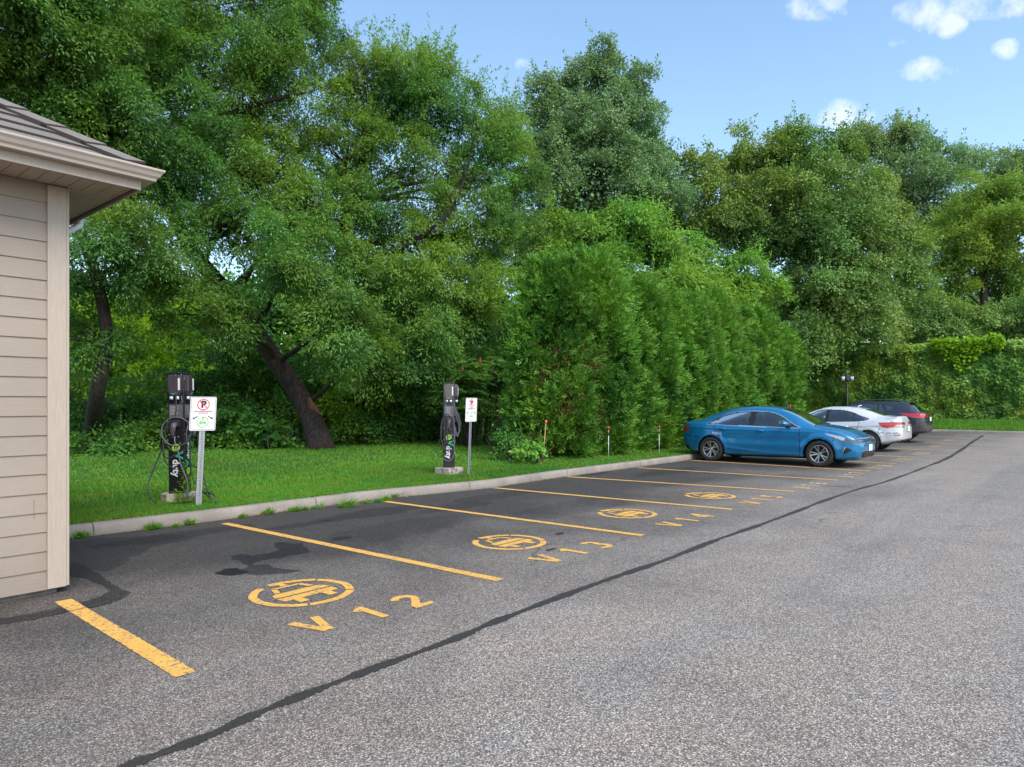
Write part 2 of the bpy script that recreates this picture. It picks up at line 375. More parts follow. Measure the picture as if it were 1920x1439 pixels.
# seam filler running down the lane
seam_px = [(150, 1472), (240, 1436), (300, 1415), (400, 1377), (480, 1340), (580, 1300), (700, 1255), (850, 1200), (920, 1170), (1000, 1139), (1138, 1088), (1244, 1052), (1344, 1013), (1422, 986), (1500, 957),
           (1544, 940), (1609, 918), (1657.5, 904.7), (1708, 887), (1736, 876), (1762.5, 866), (1782, 856.6), (1804, 843), (1823.8, 829), (1843, 817)]
seam = [G(x, y) for x, y in seam_px]
sp_ = smooth_path(seam, 24); bm = bmesh.new(); prev = None
for i, p in enumerate(sp_):
    d = (sp_[min(i + 1, len(sp_) - 1)] - sp_[max(i - 1, 0)]).normalized(); n = Vector((-d.y, d.x, 0)); w = .035 + .01 * math.sin(i * .23) + random.uniform(-.007, .007) + (.02 if p.x > 20 else 0)
    q = (bm.verts.new(p + n * w + Vector((0, 0, .0045))), bm.verts.new(p - n * (w + random.uniform(-.006, .006)) + Vector((0, 0, .0045))))
    if prev: bm.faces.new((prev[1], q[1], q[0], prev[0]))
    prev = q
t = MT('bitumen'); t.pbr(t.ramp(t.noise(60, 4, .7), (.35, (.022, .020, .018)), (.7, (.055, .050, .046))), .6, 0, t.bump(t.noise(60, 3), .4, .004))
BIT = t.m
o = obj('bitumen_seam', bm, BIT, lot)
for pl in ([(1190, 265), (1260, 268), (1330, 279), (1392, 285)], [(1520, 295), (1620, 296), (1760, 301), (1925, 300)], [(1060, 357), (1200, 359), (1420, 366), (1640, 371), (1920, 368)], [(190, 603), (300, 606), (400, 607), (490, 612)], [(860, 350), (980, 352), (1060, 357)],
    [((x_ - 1500) * 4.571, (y_ - 780) * 4.571) for x_, y_ in ((60, 1163), (120, 1149.5), (151, 1143.5), (213, 1130), (246, 1112))]):
    bm = bmesh.new(); pp = smooth_path([G(1500 + x / 4.571, 780 + y / 4.571) for x, y in pl], 10); pv = None
    for i, p in enumerate(pp):
        d = (pp[min(i + 1, len(pp) - 1)] - pp[max(i - 1, 0)]).normalized(); nn_ = Vector((-d.y, d.x, 0)); near_ = p.x < 6; wv_ = random.uniform(.003, .011) if near_ else random.uniform(.008, .028); p = p + nn_ * random.uniform(-.03, .03) * (.25 if near_ else 1) + Vector((0, 0, .006 if near_ else .003))
        q = (bm.verts.new(p + nn_ * wv_), bm.verts.new(p - nn_ * wv_))
        if pv: bm.faces.new((pv[1], q[1], q[0], pv[0]))
        pv = q
    obj('crack', bm, BIT, lot)
# text helper
def text_mesh(s, size, extrude=0.0, spacing=1.0, bold=0.0):
    cu = bpy.data.curves.new('lettering', 'FONT'); cu.body = s; cu.size = size; cu.extrude = extrude; cu.align_x = 'CENTER'; cu.align_y = 'CENTER'
    cu.space_character = spacing; cu.offset = bold; cu.resolution_u = 4
    ob = bpy.data.objects.new('lettering', cu); link(ob)
    dg = bpy.context.evaluated_depsgraph_get(); me = bpy.data.meshes.new_from_object(ob.evaluated_get(dg))
    bpy.data.objects.remove(ob); me.name = 'lettering'
    return me
def put_text(name, s, size, mat, parent, M, extrude=0.0, spacing=1.0, bold=0.0):
    me = text_mesh(s, size, extrude, spacing, bold); me.transform(M); me.materials.clear()
    return obj(name, me, mat, parent)
def strokes(bm, segs, w, z):
    for si, pl in enumerate(segs):
        pl = [Vector((p[0], p[1], z + .0004 * si)) for p in pl]
        L = [];
        for i, p in enumerate(pl):
            d0 = (p - pl[i - 1]).normalized() if i else (pl[1] - p).normalized()
            d1 = (pl[i + 1] - p).normalized() if i < len(pl) - 1 else d0
            d = (d0 + d1).normalized(); n = Vector((-d.y, d.x, 0)); k = 1 / max(.5, n.dot(Vector((-d1.y, d1.x, 0))))
            L.append((bm.verts.new(p + n * w / 2 * k), bm.verts.new(p - n * w / 2 * k)))
        for a, b in zip(L, L[1:]): bm.faces.new((a[1], b[1], b[0], a[0]))
# glyphs in a box 0..1 wide, 0..1.8 high
def arc(cx, cy, rx, ry, a0, a1, n=14): return [(cx + rx * math.cos(math.radians(a0 + (a1 - a0) * i / n)), cy + ry * math.sin(math.radians(a0 + (a1 - a0) * i / n))) for i in range(n + 1)]
GL = {'V': [[(.0, 1.8), (.46, .08)], [(.54, .08), (1, 1.8)]], '1': [[(.25, 1.35), (.56, 1.68)], [(.6, 1.8), (.6, 0)]],
      '2': [arc(.5, 1.3, .42, .42, 165, -40, 14) + [(.1, .12)], [(.0, .12), (1, .12)]], '3': [arc(.48, 1.33, .38, .38, 150, -80, 14), arc(.48, .5, .42, .42, 80, -150, 16)],
      '4': [[(.72, 0), (.72, 1.8)], [(.68, 1.75), (.02, .62)], [(.0, .55), (1, .55)]], '5': [[(.95, 1.68), (.2, 1.68)], [(.2, 1.78), (.16, .95)], arc(.48, .6, .44, .48, 120, -150, 16)],
      '6': [arc(.5, .52, .4, .42, 0, 360, 20), arc(.95, .6, .85, 1.1, 100, 180, 10)], '7': [[(.02, 1.68), (.98, 1.68)], [(.92, 1.6), (.35, 0)]],
      '8': [arc(.5, .48, .4, .4, 0, 360, 20), arc(.5, 1.3, .34, .36, 0, 360, 18)], '9': [arc(.5, 1.28, .4, .42, 0, 360, 20), arc(.05, 1.2, .85, 1.1, -80, 0, 10)], '0': [arc(.5, .9, .4, .8, 0, 360, 24)]}
def number(s, anchors, h=.30, mat=YEL, lab=None):
    bm = bmesh.new()
    for ch, c in zip(s, anchors):
        sc = h / 1.8
        segs = [[(c[0] + (x - .5) * sc * 1.05, c[1] + (y - .9) * sc) for x, y in pl] for pl in GL[ch]]
        strokes(bm, segs, .066 if mat is YEL else .05, .0042)
    o = obj('bay_number', bm, mat, lot); o['label'] = lab
for s, pts, h, lab in (('V12', [(592, 1173), (693, 1150), (771, 1128)], .33, 'yellow painted number V 12 in the nearest bay'),
                    ('V13', [(1022, 1048), (1074, 1035), (1118, 1023.5)], .33, 'yellow painted number V 13'),
                    ('V14', [(1254, 983.5), (1287, 975.5), (1314, 969)], .33, 'yellow painted number V 14'),
                    ('V15', [(1402, 943.5), (1428, 937.5), (1441, 932.5)], .33, 'yellow painted number V 15')):
    P = [G(*p) for p in pts]; d = (P[2] - P[0]); 
    base = P[1]
    number(s, [(base.x + (i - 1) * .44, base.y) for i in range(3)] if s != 'V12' else [(p.x, p.y) for p in P], h, YEL, lab)
for s, (px, py) in (('V16', (1519, 911)), ('V17', (1597, 891)), ('V18', (1650, 876)), ('V19', (1690, 863.5)), ('V20', (1726, 851)), ('V21', (1755, 837)), ('V22', (1779, 826)), ('V23', (1799, 817))):
    p = G(px, py); number(s, [(p.x + (i - 1) * .44, p.y) for i in range(3)], .33, YEL2, 'faded yellow painted bay number far down the row')
# charging emblem: broken ring, plug in its gap and a car seen from the front
def emblem(cx, cy, R, k):
    bm = bmesh.new(); z = .0042
    cuts = [(112, 8), (112 + 128, 3), (-38, 3), (40, 3)]
    a = 112 + 12; ends = [(-256 + 12, -117), (-114, -40), (-37, 38), (41, 100)]
    for a0, a1 in ends:
        n = max(3, int((a1 - a0) / 5)); prev = None
        for i in range(n + 1):
            th = math.radians(a0 + (a1 - a0) * i / n); j = random.uniform(-.004, .004)
            q = [bm.verts.new((cx + r * math.cos(th), cy + r * math.sin(th), z)) for r in (R + j, R - .068 + j)]
            if prev: bm.faces.new((prev[1], prev[0], q[0], q[1]))
            prev = q
    pz = [z]
    def poly(pts): 
        pz[0] += .0004; f = bm.faces.new([bm.verts.new((cx + x * R, cy + y * R, pz[0])) for x, y in pts])
        if f.normal.z < 0: f.normal_flip()
    # bumper bar with wheels, bonnet bar, windscreen frame, plug
    poly([(-.60, -.34), (-.42, -.36), (-.42, -.60), (-.22, -.60), (-.22, -.34), (.22, -.34), (.22, -.60), (.42, -.60), (.42, -.36), (.60, -.34), (.62, -.10), (-.62, -.10)])
    poly([(-.62, -.05), (.62, -.05), (.56, .16), (.46, .22), (-.46, .22), (-.56, .16)])
    poly([(-.44, .27), (-.32, .27), (-.24, .52), (-.34, .60)]); poly([(.44, .27), (.34, .60), (.24, .52), (.32, .27)])
    poly([(-.33, .62), (-.22, .53), (.22, .53), (.33, .62)])
    poly([(-.08, .64), (.08, .64), (.05, .98), (-.05, .98)]); poly([(-.22, .80), (-.06, .86), (-.05, 1.0), (-.20, 1.0)])
    bmesh.ops.recalc_face_normals(bm, faces=bm.faces)
    for f in bm.faces:
        if f.normal.z < 0: f.normal_flip()
    o = obj('charging_emblem', bm, YEL, lot); o['label'] = 'yellow painted ring with a car and plug, %s' % k
for (px, py, k) in ((567, 1111, 'in the nearest bay V 12'), (955, 1017, 'in bay V 13'), (1176, 963.5, 'in bay V 14'), (1331, 930, 'in bay V 15')):
    c = G(px, py); emblem(c.x, c.y, .41, k)

# lawn: one gently rising sheet behind the kerb, and the bank at the far end
t = MT('lawn_soil'); co = t.coord()
c = t.ramp(t.noise(1.2, 6, .7, co), (.3, (.022, .070, .010)), (.7, (.06, .15, .02)))
c = t.mix(t.ramp(t.noise(60, 4, .7, co), (.35, .5), (.65, 0.0)), c, (.022, .06, .010))
t.pbr(c, .9, 0, t.bump(t.noise(120, 3, .7, co), .8, .02)); LAWN = t.m
def lawn_z(x, y):
    z = .118
    if x > FARX: z += min(1.0, (x - FARX) / 5.0) * .40
    return z + .015 * math.sin(x * .9) * math.sin(y * .7)
bm = bmesh.new()
def lawn_grid(x0, x1, y0f, y1, st):
    nx = int((x1 - x0) / st); ny = 24; V = []
    for i in range(nx + 1):
        x = x0 + (x1 - x0) * i / nx; ya = y0f(x)
        V.append([bm.verts.new((x, ya + (y1 - ya) * j / ny, lawn_z(x, ya + (y1 - ya) * j / ny) if j else .10)) for j in range(ny + 1)])
    for a, b in zip(V, V[1:]):
        for j in range(ny): bm.faces.new((a[j], b[j], b[j + 1], a[j + 1])).smooth = True
def kerb_y(x):
    for a, b in zip(kerb, kerb[1:]):
        if a.x <= x <= b.x: return a.y + (b.y - a.y) * (x - a.x) / max(1e-6, b.x - a.x)
    return kerb[-1].y
lawn_grid(-12, FARX + .2, lambda x: kerb_y(max(-6, min(x, 40.5))) + KW - .015, 60, .8)
o = obj('lawn', bm, LAWN); o['kind'] = 'structure'
bm = bmesh.new(); V = []
for i in range(16):
    x = FARX + .17 + i * i * .12; V.append([bm.verts.new((x, y, lawn_z(x, 0) if i else .12)) for y in (60, 30, 12, 8, 4, 0, -10, -60)])
for a, b in zip(V, V[1:]):
    for j in range(7): bm.faces.new((a[j + 1], b[j + 1], b[j], a[j])).smooth = True
o = obj('grass_bank', bm, LAWN); o['kind'] = 'structure'
# ------------------------------------------------------------------ building
BX, BY = 1.90, 6.41           # corner of the walls
root = thing('clad_building', 'tan clapboard building corner with overhanging hipped roof at the left', 'building', (BX, BY, 0))
Mi = Matrix.Translation(-Vector((BX, BY, 0)))
def part(name, bm, mat, smooth=False, parent=None):
    o = obj(name, bm, mat, parent or root, smooth); o.matrix_parent_inverse = Mi if parent is None else Matrix.Identity(4); return o
t = MT('painted_siding'); co = t.coord(scale=(1.2, 14, 26)); g = t.noise(6, 5, .65, co, .5); co2 = t.coord()
c = t.ramp(t.noise(1.1, 4, .6, co2), (.3, (.27, .222, .18)), (.7, (.31, .257, .21))); c = t.mix(t.ramp(g, (.3, .22), (.6, 0.0)), c, (.30, .245, .20))
sz = t.node('ShaderNodeSeparateXYZ'); t.l.new(co2, sz.inputs[0]); c = t.mix(t.ramp(t.math('ADD', sz.outputs[2], t.math('MULTIPLY', t.noise(4, 5, .7, co2), .7)), (.30, .5), (.75, 0.0)), c, (.20, .16, .125))
c = t.mix(t.ramp(t.math('FRACT', t.math('ADD', t.math('MULTIPLY', sz.outputs[0], .31), t.math('MULTIPLY', t.math('FLOOR', t.math('MULTIPLY', sz.outputs[2], 1 / .155)), .37))), (.0, .6), (.0012, .6), (.0016, 0.0)), c, (.08, .065, .05))
t.pbr(c, .6, 0, t.bump(g, .5, .004)); SID = t.m
t = MT('painted_trim'); co = t.coord(scale=(16, 16, 1.2)); g = t.noise(7, 4, .6, co, .3)
c = t.ramp(g, (.3, (.36, .30, .245)), (.7, (.42, .355, .295))); c = t.mix(t.ramp(t.noise(3, 5, .7), (.58, 0.0), (.7, .35)), c, (.33, .25, .18)); t.pbr(c, .6, 0, t.bump(g, .35, .003)); TRIM = t.m
ALU = simple('gutter_aluminium', (.46, .40, .345), .35, 0, .05, 2); SOF = simple('soffit_vinyl', (.42, .335, .265), .55, 0, .06, 2)
t = MT('foundation_concrete'); t.pbr(t.ramp(t.noise(9, 5, .7), (.3, (.10, .085, .08)), (.7, (.22, .19, .175))), .9, 0, t.bump(t.noise(40, 3), .5, .01)); FOU = t.m
bm = bmesh.new(); box(bm, -16, BX - .05, BY + .045, BY + 7, -.1, .085); part('foundation', bm, FOU)
bm = bmesh.new(); box(bm, -16, BX - .03, BY + .03, BY + 6.98, .06, 3.28)
z = .045; n = 0
while z < 3.3:
    z1 = min(z + .16, 3.30)
    vs = [(-16, BY - .004, z), (BX - .13, BY - .004, z), (BX - .13, BY + .007, z1), (-16, BY + .007, z1)]
    f = bm.faces.new([bm.verts.new(v) for v in vs]); f2 = bm.faces.new([bm.verts.new(v) for v in [(-16, BY + .03, z), (BX - .13, BY + .03, z), (BX - .13, BY - .004, z), (-16, BY - .004, z)]])
    vs = [(BX - .004, BY + .1, z), (BX - .004, BY + 7, z), (BX - .015, BY + 7, z1), (BX - .015, BY + .1, z1)]
    f = bm.faces.new([bm.verts.new(v) for v in vs]); bm.faces.new([bm.verts.new(v) for v in [(BX - .03, BY + .1, z), (BX - .03, BY + 7, z), (BX - .004, BY + 7, z), (BX - .004, BY + .1, z)]])
    z += .155
part('clapboard_wall', bm, SID)
bm = bmesh.new(); box(bm, BX - .132, BX + .0, BY - .022, BY + .022, .05, 3.29, bev=.003); box(bm, BX + .001, BX + .022, BY - .018, BY + .11, .055, 3.29, bev=.003); part('corner_trim', bm, TRIM)
EX, EY, EZ = BX + .40, BY - .45, 3.30      # outer edge of the eave
bm = bmesh.new()
x = -14.0
while x < EX - .02:                       # front soffit boards run out from the wall
    x1 = min(x + .112, EX - .012); box(bm, x, x1 - .006, EY + .01, BY + .02, EZ, EZ + .012); x += .112
y = BY + .025
while y < BY + 7.2:
    y1 = y + .062; box(bm, BX - .02, EX - .012, y, y1 - .008, EZ + .001, EZ + .013); y += .062
box(bm, -14, EX - .02, EY + .02, BY + 7.2, EZ + .02, EZ + .03)
part('soffit', bm, SOF)
bm = bmesh.new(); box(bm, -14, EX, EY - .012, EY + .008, EZ - .02, EZ + .15, bev=.002); box(bm, EX - .008, EX + .012, EY + .010, BY + 7.2, EZ - .02, EZ + .15, bev=.002); part('fascia', bm, TRIM)
bm = bmesh.new(); box(bm, EX - .03, EX - .012, EY + .05, BY + 7.2, EZ - .012, EZ - .001); part('soffit_edge_channel', bm, simple('dark_channel', (.12, .07, .06), .6))
# K-profile gutter swept round the corner
prof = [(0.0, .02), (.0, .0), (.075, .0), (.082, .02), (.098, .035), (.112, .06), (.128, .078), (.130, .093), (.120, .095), (.118, .082), (.10, .06), (.07, .012), (.006, .012), (.006, .02)]
GZ = EZ + .055; bm = bmesh.new(); rings = []
for st in range(3):
    r = []
    for u, v in prof:
        u += .013
        p = [(-14, EY - u), (EX + u, EY - u), (EX + u, BY + 7.2)][st]; r.append(bm.verts.new((p[0], p[1], GZ + v)))
    rings.append(r)
for a, b in zip(rings, rings[1:]):
    for k in range(len(prof) - 1): bm.faces.new((a[k], b[k], b[k + 1], a[k + 1]))
bmesh.ops.recalc_face_normals(bm, faces=bm.faces); part('gutter', bm, ALU)
# roof with shingle courses
SL = .62; RZ = EZ + .145
t = MT('asphalt_shingle'); co = t.coord(); c = t.ramp(t.noise(130, 2, .7, co), (.3, (.11, .10, .09)), (.7, (.245, .22, .20))); c = t.mix(t.ramp(t.noise(3, 3, .5, co), (.4, .25), (.6, 0.0)), c, (.14, .12, .11))
t.pbr(c, .95, 0, t.bump(t.noise(130, 2), .5, .004)); SHG = t.m
bm = bmesh.new(); ex, ey = EX + .03, EY - .03
def rp(x, y, lift=0): return (x, y, RZ + SL * min(y - ey, ex - x) + lift)
D = 3.4; k = 0; s0 = 0.0; cour = .19
while s0 < D:
    s1 = s0 + cour; L = .02
    random.seed(k); x = -14.0 + random.uniform(0, .2)
    a = [(-14, ey + s0, RZ + SL * s0 + L), (ex - s0, ey + s0, RZ + SL * s0 + L), (ex - s1, ey + s1, RZ + SL * s1), (-14, ey + s1, RZ + SL * s1)]
    bm.faces.new([bm.verts.new(v) for v in a]); bm.faces.new([bm.verts.new(v) for v in [(-14, ey + s0, RZ + SL * s0 - .005), (ex - s0, ey + s0, RZ + SL * s0 - .005), a[1], a[0]]]).material_index = 1
    b_ = [(ex - s0, ey + s0, RZ + SL * s0 + L), (ex - s0, BY + 8, RZ + SL * s0 + L), (ex - s1, BY + 8, RZ + SL * s1), (ex - s1, ey + s1, RZ + SL * s1)]
    bm.faces.new([bm.verts.new(v) for v in b_]); s0 = s1; k += 1
SHD = simple('shingle_butt_shade', (.03, .026, .024), .95); roof = part('roof', bm, [SHG, SHD])  # dark butt colour paints the shadow line under courses and hip caps
bm = bmesh.new(); q = 0.0
while q < D:                             # hip caps, lapped
    q1 = q + .215; w = .15
    pts = []
    for (s_, lf) in ((q, .066), (q1 + .03, .048)):
        cx, cy_ = ex - s_, ey + s_; pts.append([Vector((cx - w, cy_, RZ + SL * s_ + lf - .012)), Vector((cx, cy_, RZ + SL * s_ + lf + .006)), Vector((cx, cy_ + w, RZ + SL * s_ + lf - .012))])
    a, b_ = pts
    va = [bm.verts.new(p) for p in a]; vb = [bm.verts.new(p) for p in b_]; vc = [bm.verts.new(p - Vector((0, 0, .018))) for p in a]
    for i in range(2): bm.faces.new((va[i], va[i + 1], vb[i + 1], vb[i])); bm.faces.new((vc[i], vc[i + 1], va[i + 1], va[i])).material_index = 1
    vd = bm.verts.new(b_[0] - Vector((0, 0, .04))); ve = bm.verts.new(a[0] - Vector((0, 0, .045))); bm.faces.new((va[0], vb[0], vd, ve)).material_index = 1
    q = q1
hc = obj('hip_cap', bm, [SHG, SHD], roof)
bm = bmesh.new(); box(bm, -14, ex - D + .2, BY + D, BY + 8, RZ + SL * D - .6, RZ + SL * D - .3)
bm.free()
dpts = [(EX + .05, BY + 1.08, GZ), (EX + .04, BY + 1.07, GZ - .10), (BX + .08, BY + .98, GZ - .36), (BX + .07, BY + .97, .3)]
bm = bmesh.new(); tube(bm, dpts, .032, 6); part('downspout', bm, simple('white_metal', (.75, .75, .76), .4), True)
# ------------------------------------------------------------------ chargers, signs, stakes, lamp
CASE = simple('black_charger_case', (.012, .011, .014), .35, 0, .15, 6, .3); CASE2 = simple('charger_side_black', (.018, .018, .021), .5, 0, .2, 10)
PURP = simple('smoked_charger_cover', (.05, .042, .055), .18, 0, .15, 4, .6); GREYP = simple('grey_plate', (.09, .09, .10), .5, 0, .15, 12); WHT = simple('white_plastic', (.62, .62, .66), .45, 0, .06, 6)
LIME = simple('lime_green_vinyl', (.28, .62, .03), .45, 0, .04); TEAL = simple('teal_green_vinyl', (.02, .42, .22), .45, 0, .04); WVIN = simple('white_vinyl_letters', (.75, .75, .78), .45, 0, .04)
CAB = simple('charging_cable', (.03, .03, .036), .45, 0, .2, 30); CAB2 = simple('grey_charging_cable', (.10, .10, .12), .4, 0, .15, 30); GUNM = simple('plug_handle_grey', (.075, .07, .085), .35, 0, .15, 10)
FOOT = MT('weathered_block'); FOOT.pbr(FOOT.mix(FOOT.ramp(FOOT.noise(6, 5, .7), (.5, 0.0), (.62, .8)), FOOT.ramp(FOOT.noise(18, 4, .6), (.3, (.34, .29, .25)), (.7, (.52, .46, .40))), (.07, .06, .055)), .9, 0, FOOT.bump(FOOT.noise(30, 4), .5, .01)); FOOTM = FOOT.m
GALV = simple('galvanised_steel', (.42, .43, .47), .4, .7, .12, 25); SIGNW = simple('sign_white', (.72, .72, .78), .4, 0, .03, 3); SBLK = simple('sign_black', (.015, .015, .018), .4); SRED = simple('sign_red', (.62, .03, .04), .4); SGRN = simple('sign_green', (.12, .50, .06), .4)
def charger(px, py, H, label, octo, lean):
    b = G(px, py, .115); root = thing('charging_station', label, 'charging station', b, math.radians(-45), 'electric car charging stations')
    root.rotation_euler = (lean[0], lean[1], math.radians(-45))
    h0 = .13; W = .112
    bm = bmesh.new()
    if octo: prism(bm, [(.25 * math.cos(PI / 8 + k * PI / 4), .25 * math.sin(PI / 8 + k * PI / 4)) for k in range(8)], -.08, h0)
    else:
        box(bm, -.2, .2, -.2, .2, -.08, h0 + .02, bev=.012); bm.transform(Matrix.Rotation(PI / 4, 4, 'Z'))
    for v in bm.verts: v.co += Vector((random.uniform(-1, 1), random.uniform(-1, 1), random.uniform(-1, 1))) * .006
    obj('concrete_block', bm, FOOTM, root)
    bm = bmesh.new(); box(bm, -W, W, -W, W, h0, H, bev=.006); obj('column', bm, CASE, root)
    bm = bmesh.new(); box(bm, -W - .012, W + .012, -W - .012, W + .012, H - .002, H + .012, bev=.003); obj('cap', bm, CASE2, root)
    for face in (0, 1):          # 0: front face (local -Y), 1: right face (local +X)
        R_ = Matrix.Rotation(0 if face == 0 else PI / 2, 4, 'Z')
        def P(n, bm, mat, parent=root, sm=False):
            bm.transform(R_); return obj(n, bm, mat, parent, sm)
        # charging unit: rounded shield hanging on the column
        bm = bmesh.new(); z1, z0 = H - .02, H - .34
        out = [(-.082, z1), (.082, z1), (.096, z1 - .05), (.093, z0 + .09), (.07, z0 + .03), (.03, z0 + .012), (-.03, z0 + .012), (-.07, z0 + .03), (-.093, z0 + .09), (-.096, z1 - .05)]
        fs = prism(bm, out, 0, .06); bmesh.ops.bevel(bm, geom=list(fs[1].edges), offset=.018, segments=3, affect='EDGES')
        bm.transform(Matrix.Translation((0, -W - .001, 0)) @ Matrix.Rotation(PI / 2, 4, 'X')); u = P('charging_unit', bm, PURP)
        bm = bmesh.new(); box(bm, .055, .080, -W - .069, -W - .057, z0 + .10, z1 - .05, bev=.004); P('light_strip', bm, WHT, u)
        bm = bmesh.new(); pr = [(-.05, z0 + .052), (-.012, z0 + .04), (.045, z0 + .075), (.0, z0 + .056)]
        prism(bm, pr, .0, .003); bm.transform(Matrix.Translation((0, -W - .063, 0)) @ Matrix.Rotation(PI / 2, 4, 'X')); P('green_mark', bm, TEAL, u)
        for gx in (-.045, .035):
            bm = bmesh.new(); cyl(bm, (gx, -W - .035, z0 + .012), (gx, -W - .035, z0 - .03), .022, .026, 14); P('cable_gland', bm, WHT, u, True)
        bm = bmesh.new(); box(bm, -.092, .095, -W - .014, -W - .001, H - .64, H - .44, bev=.003); pl = P('notice_plate', bm, GREYP)
        bm = bmesh.new()
        for k in range(7): box(bm, -.075, .045 - (k * 13 % 5) * .008, -W - .0165, -W - .0145, H - .475 - k * .019, H - .467 - k * .019)
        P('notice_lines', bm, WHT if False else simple('faint_print', (.28, .28, .30), .5), pl)
        # holster and plug
        bm = bmesh.new(); box(bm, -.055, .055, -W - .035, -W - .001, H - .76, H - .66, bev=.01); P('holster', bm, CASE2)
        bm = bmesh.new(); zc = H - .74
        tube(bm, [(0, -W - .03, zc + .02), (.003, -W - .075, zc + .01), (.0, -W - .10, zc - .04), (-.012, -W - .095, zc - .12), (-.018, -W - .085, zc - .18)], [.036, .040, .034, .028, .024], 12); gun = P('plug_handle', bm, GUNM, root, True)
        # mounting screws
        for sx, sz in ((-.095, H - .85), (.03, H - .88), (.05, H - .97), (.0, H + .0), (.08, H + .0), (-.10, H - .06)):
            bm = bmesh.new(); cyl(bm, (sx, -W - .001, sz - .02), (sx, -W - .006, sz - .02), .006, None, 8); P('screw', bm, WHT)
        # lettering down the column
        zt_ = H - 1.01
        rt = Matrix.Translation((0, -W - .004, 0)) @ Matrix.Rotation(PI / 2, 4, 'X')
        def letters(n, s, size, x, z, mat, bold=.0, sp=1.0):
            me = text_mesh(s, size, .001, sp, bold); me.transform(R_ @ rt @ (Matrix.Translation((x, z, 0)) @ Matrix.Rotation(-PI / 2, 4, 'Z') if face == 0 else Matrix.Translation((-x, 2 * zt_ - .43 - z, 0)) @ Matrix.Rotation(PI / 2, 4, 'Z'))); me.materials.clear(); return obj(n, me, mat, root)
        letters('letter', 'e', .215, .012, zt_ - .04, LIME, .006); letters('letter', 'V', .17, .022, zt_ - .155, TEAL, .006); letters('lettering', 'duty', .135, -.008, zt_ - .335, WVIN, .0035, 1.02)
    return root
c1 = charger(338, 941, 1.84, 'black charging station with two coiled cables, nearest the building', True, (.0, -.012)); c2 = charger(842, 891, 1.80, 'black charging station on a square block before the cedars, farther one', False, (0, 0))
bpy.context.view_layer.update()
def cable(root, pts, rad, mat, n=7):
    "pts: (photo x, photo y, depth)"
    Mi_ = root.matrix_world.inverted(); bm = bmesh.new(); tube(bm, [Mi_ @ p for p in smooth_path([Wd(*p) for p in pts], n)], rad, 7); return obj('cable', bm, mat, root, True)
def cc(x, y, d=9.55): return (250 + x / 4.795, 680 + y / 4.795, d)
K = 9.50
# coil over the hook of the front face, then the runs to the plug, gland and ground
def loop(cx, cy, rx, ry, a0, a1, n=14, f=cc, dp=None, dv=.0):
    return [f(cx + rx * math.cos(math.radians(a0 + (a1 - a0) * i / n)), cy - ry * math.sin(math.radians(a0 + (a1 - a0) * i / n)), dp + dv * math.sin(i)) for i in range(n + 1)]
cable(c1, loop(385, 622, 132, 130, 95, 455, 18, cc, K - .04, .01), .0095, CAB2)
cable(c1, loop(395, 650, 110, 158, 80, 300, 14, cc, K - .02, .01) + [cc(300, 860, K - .02), cc(262, 700, K)], .0095, CAB)
cable(c1, [cc(372, 665, K), cc(374, 720, K - .03), cc(400, 800, K - .03), cc(430, 930, K - .04), cc(475, 1040, K - .05), cc(490, 1120, K - .05), cc(485, 1200, K - .06), cc(460, 1235, K - .05)], .009, CAB2)
cable(c1, [cc(385, 300, K), cc(384, 350, K - .02), cc(378, 470, K - .02), cc(330, 540, K - .02), cc(300, 640, K)], .009, CAB)
cable(c1, [cc(432, 300, K), cc(436, 330, K - .02), cc(440, 352, K - .02), cc(432, 365, K - .02), cc(425, 352, K - .02)], .006, CAB2)
cable(c1, [cc(285, 640, K + .05), cc(262, 760, K + .1), cc(225, 860, K + .1), cc(165, 1000, K + .05), (250 + 130 / 4.795, 680 + 1110 / 4.795, K), (250 + 145 / 4.795, 680 + 1200 / 4.795, K - .1), cc(210, 1270, K - .15)], .0095, CAB)
cable(c1, [cc(268, 760, K + .05), cc(275, 860, K + .05), cc(310, 920, K + .05), cc(365, 950, K - .02), cc(400, 925, K - .03)], .0095, CAB)
# cables of the right-hand face
K2 = 9.72
cable(c1, [cc(510, 310, K2), cc(512, 420, K2), cc(528, 480, K2), cc(520, 560, K2), cc(508, 700, K2), cc(512, 900, K2), cc(530, 1030, K2), cc(580, 1120, K2), cc(650, 1180, K2 - .1), cc(690, 1225, K2 - .2)], .0095, CAB)
cable(c1, [cc(520, 500, K2), cc(480, 620, K2 - .1), cc(490, 760, K2 - .1), cc(540, 810, K2), cc(580, 780, K2), cc(590, 660, K2)], .009, CAB2)
cable(c1, [cc(575, 650, K2), cc(590, 800, K2), cc(600, 900, K2), cc(630, 1020, K2), cc(665, 1150, K2 - .1), cc(700, 1230, K2 - .2)], .0095, CAB)
cable(c1, [cc(620, 1175, K2 - .1), cc(680, 1170, K2 - .15), cc(730, 1200, K2 - .25), cc(745, 1265, K2 - .3)], .0095, CAB)
cable(c1, [cc(505, 880, K2), cc(540, 935, K2), cc(580, 938, K2), cc(600, 900, K2)], .009, CAB)
def c3(x, y, d): return (800 + x / 6.85, 700 + y / 6.85, d)
Q = 12.95
cable(c2, loop(262, 760, 82, 235, 80, 440, 18, c3, Q - .02, .01), .0095, CAB)
cable(c2, [c3(255, 335, Q), c3(240, 420, Q), c3(262, 520, Q - .02), c3(340, 570, Q - .02), c3(352, 720, Q - .02), c3(352, 900, Q), c3(350, 1050, Q), c3(290, 1130, Q - .02), c3(200, 1095, Q)], .009, CAB2)
cable(c2, [c3(235, 530, Q), c3(200, 620, Q), c3(188, 800, Q), c3(140, 940, Q), c3(130, 1020, Q), c3(180, 1080, Q), c3(235, 1030, Q - .03)], .0095, CAB)
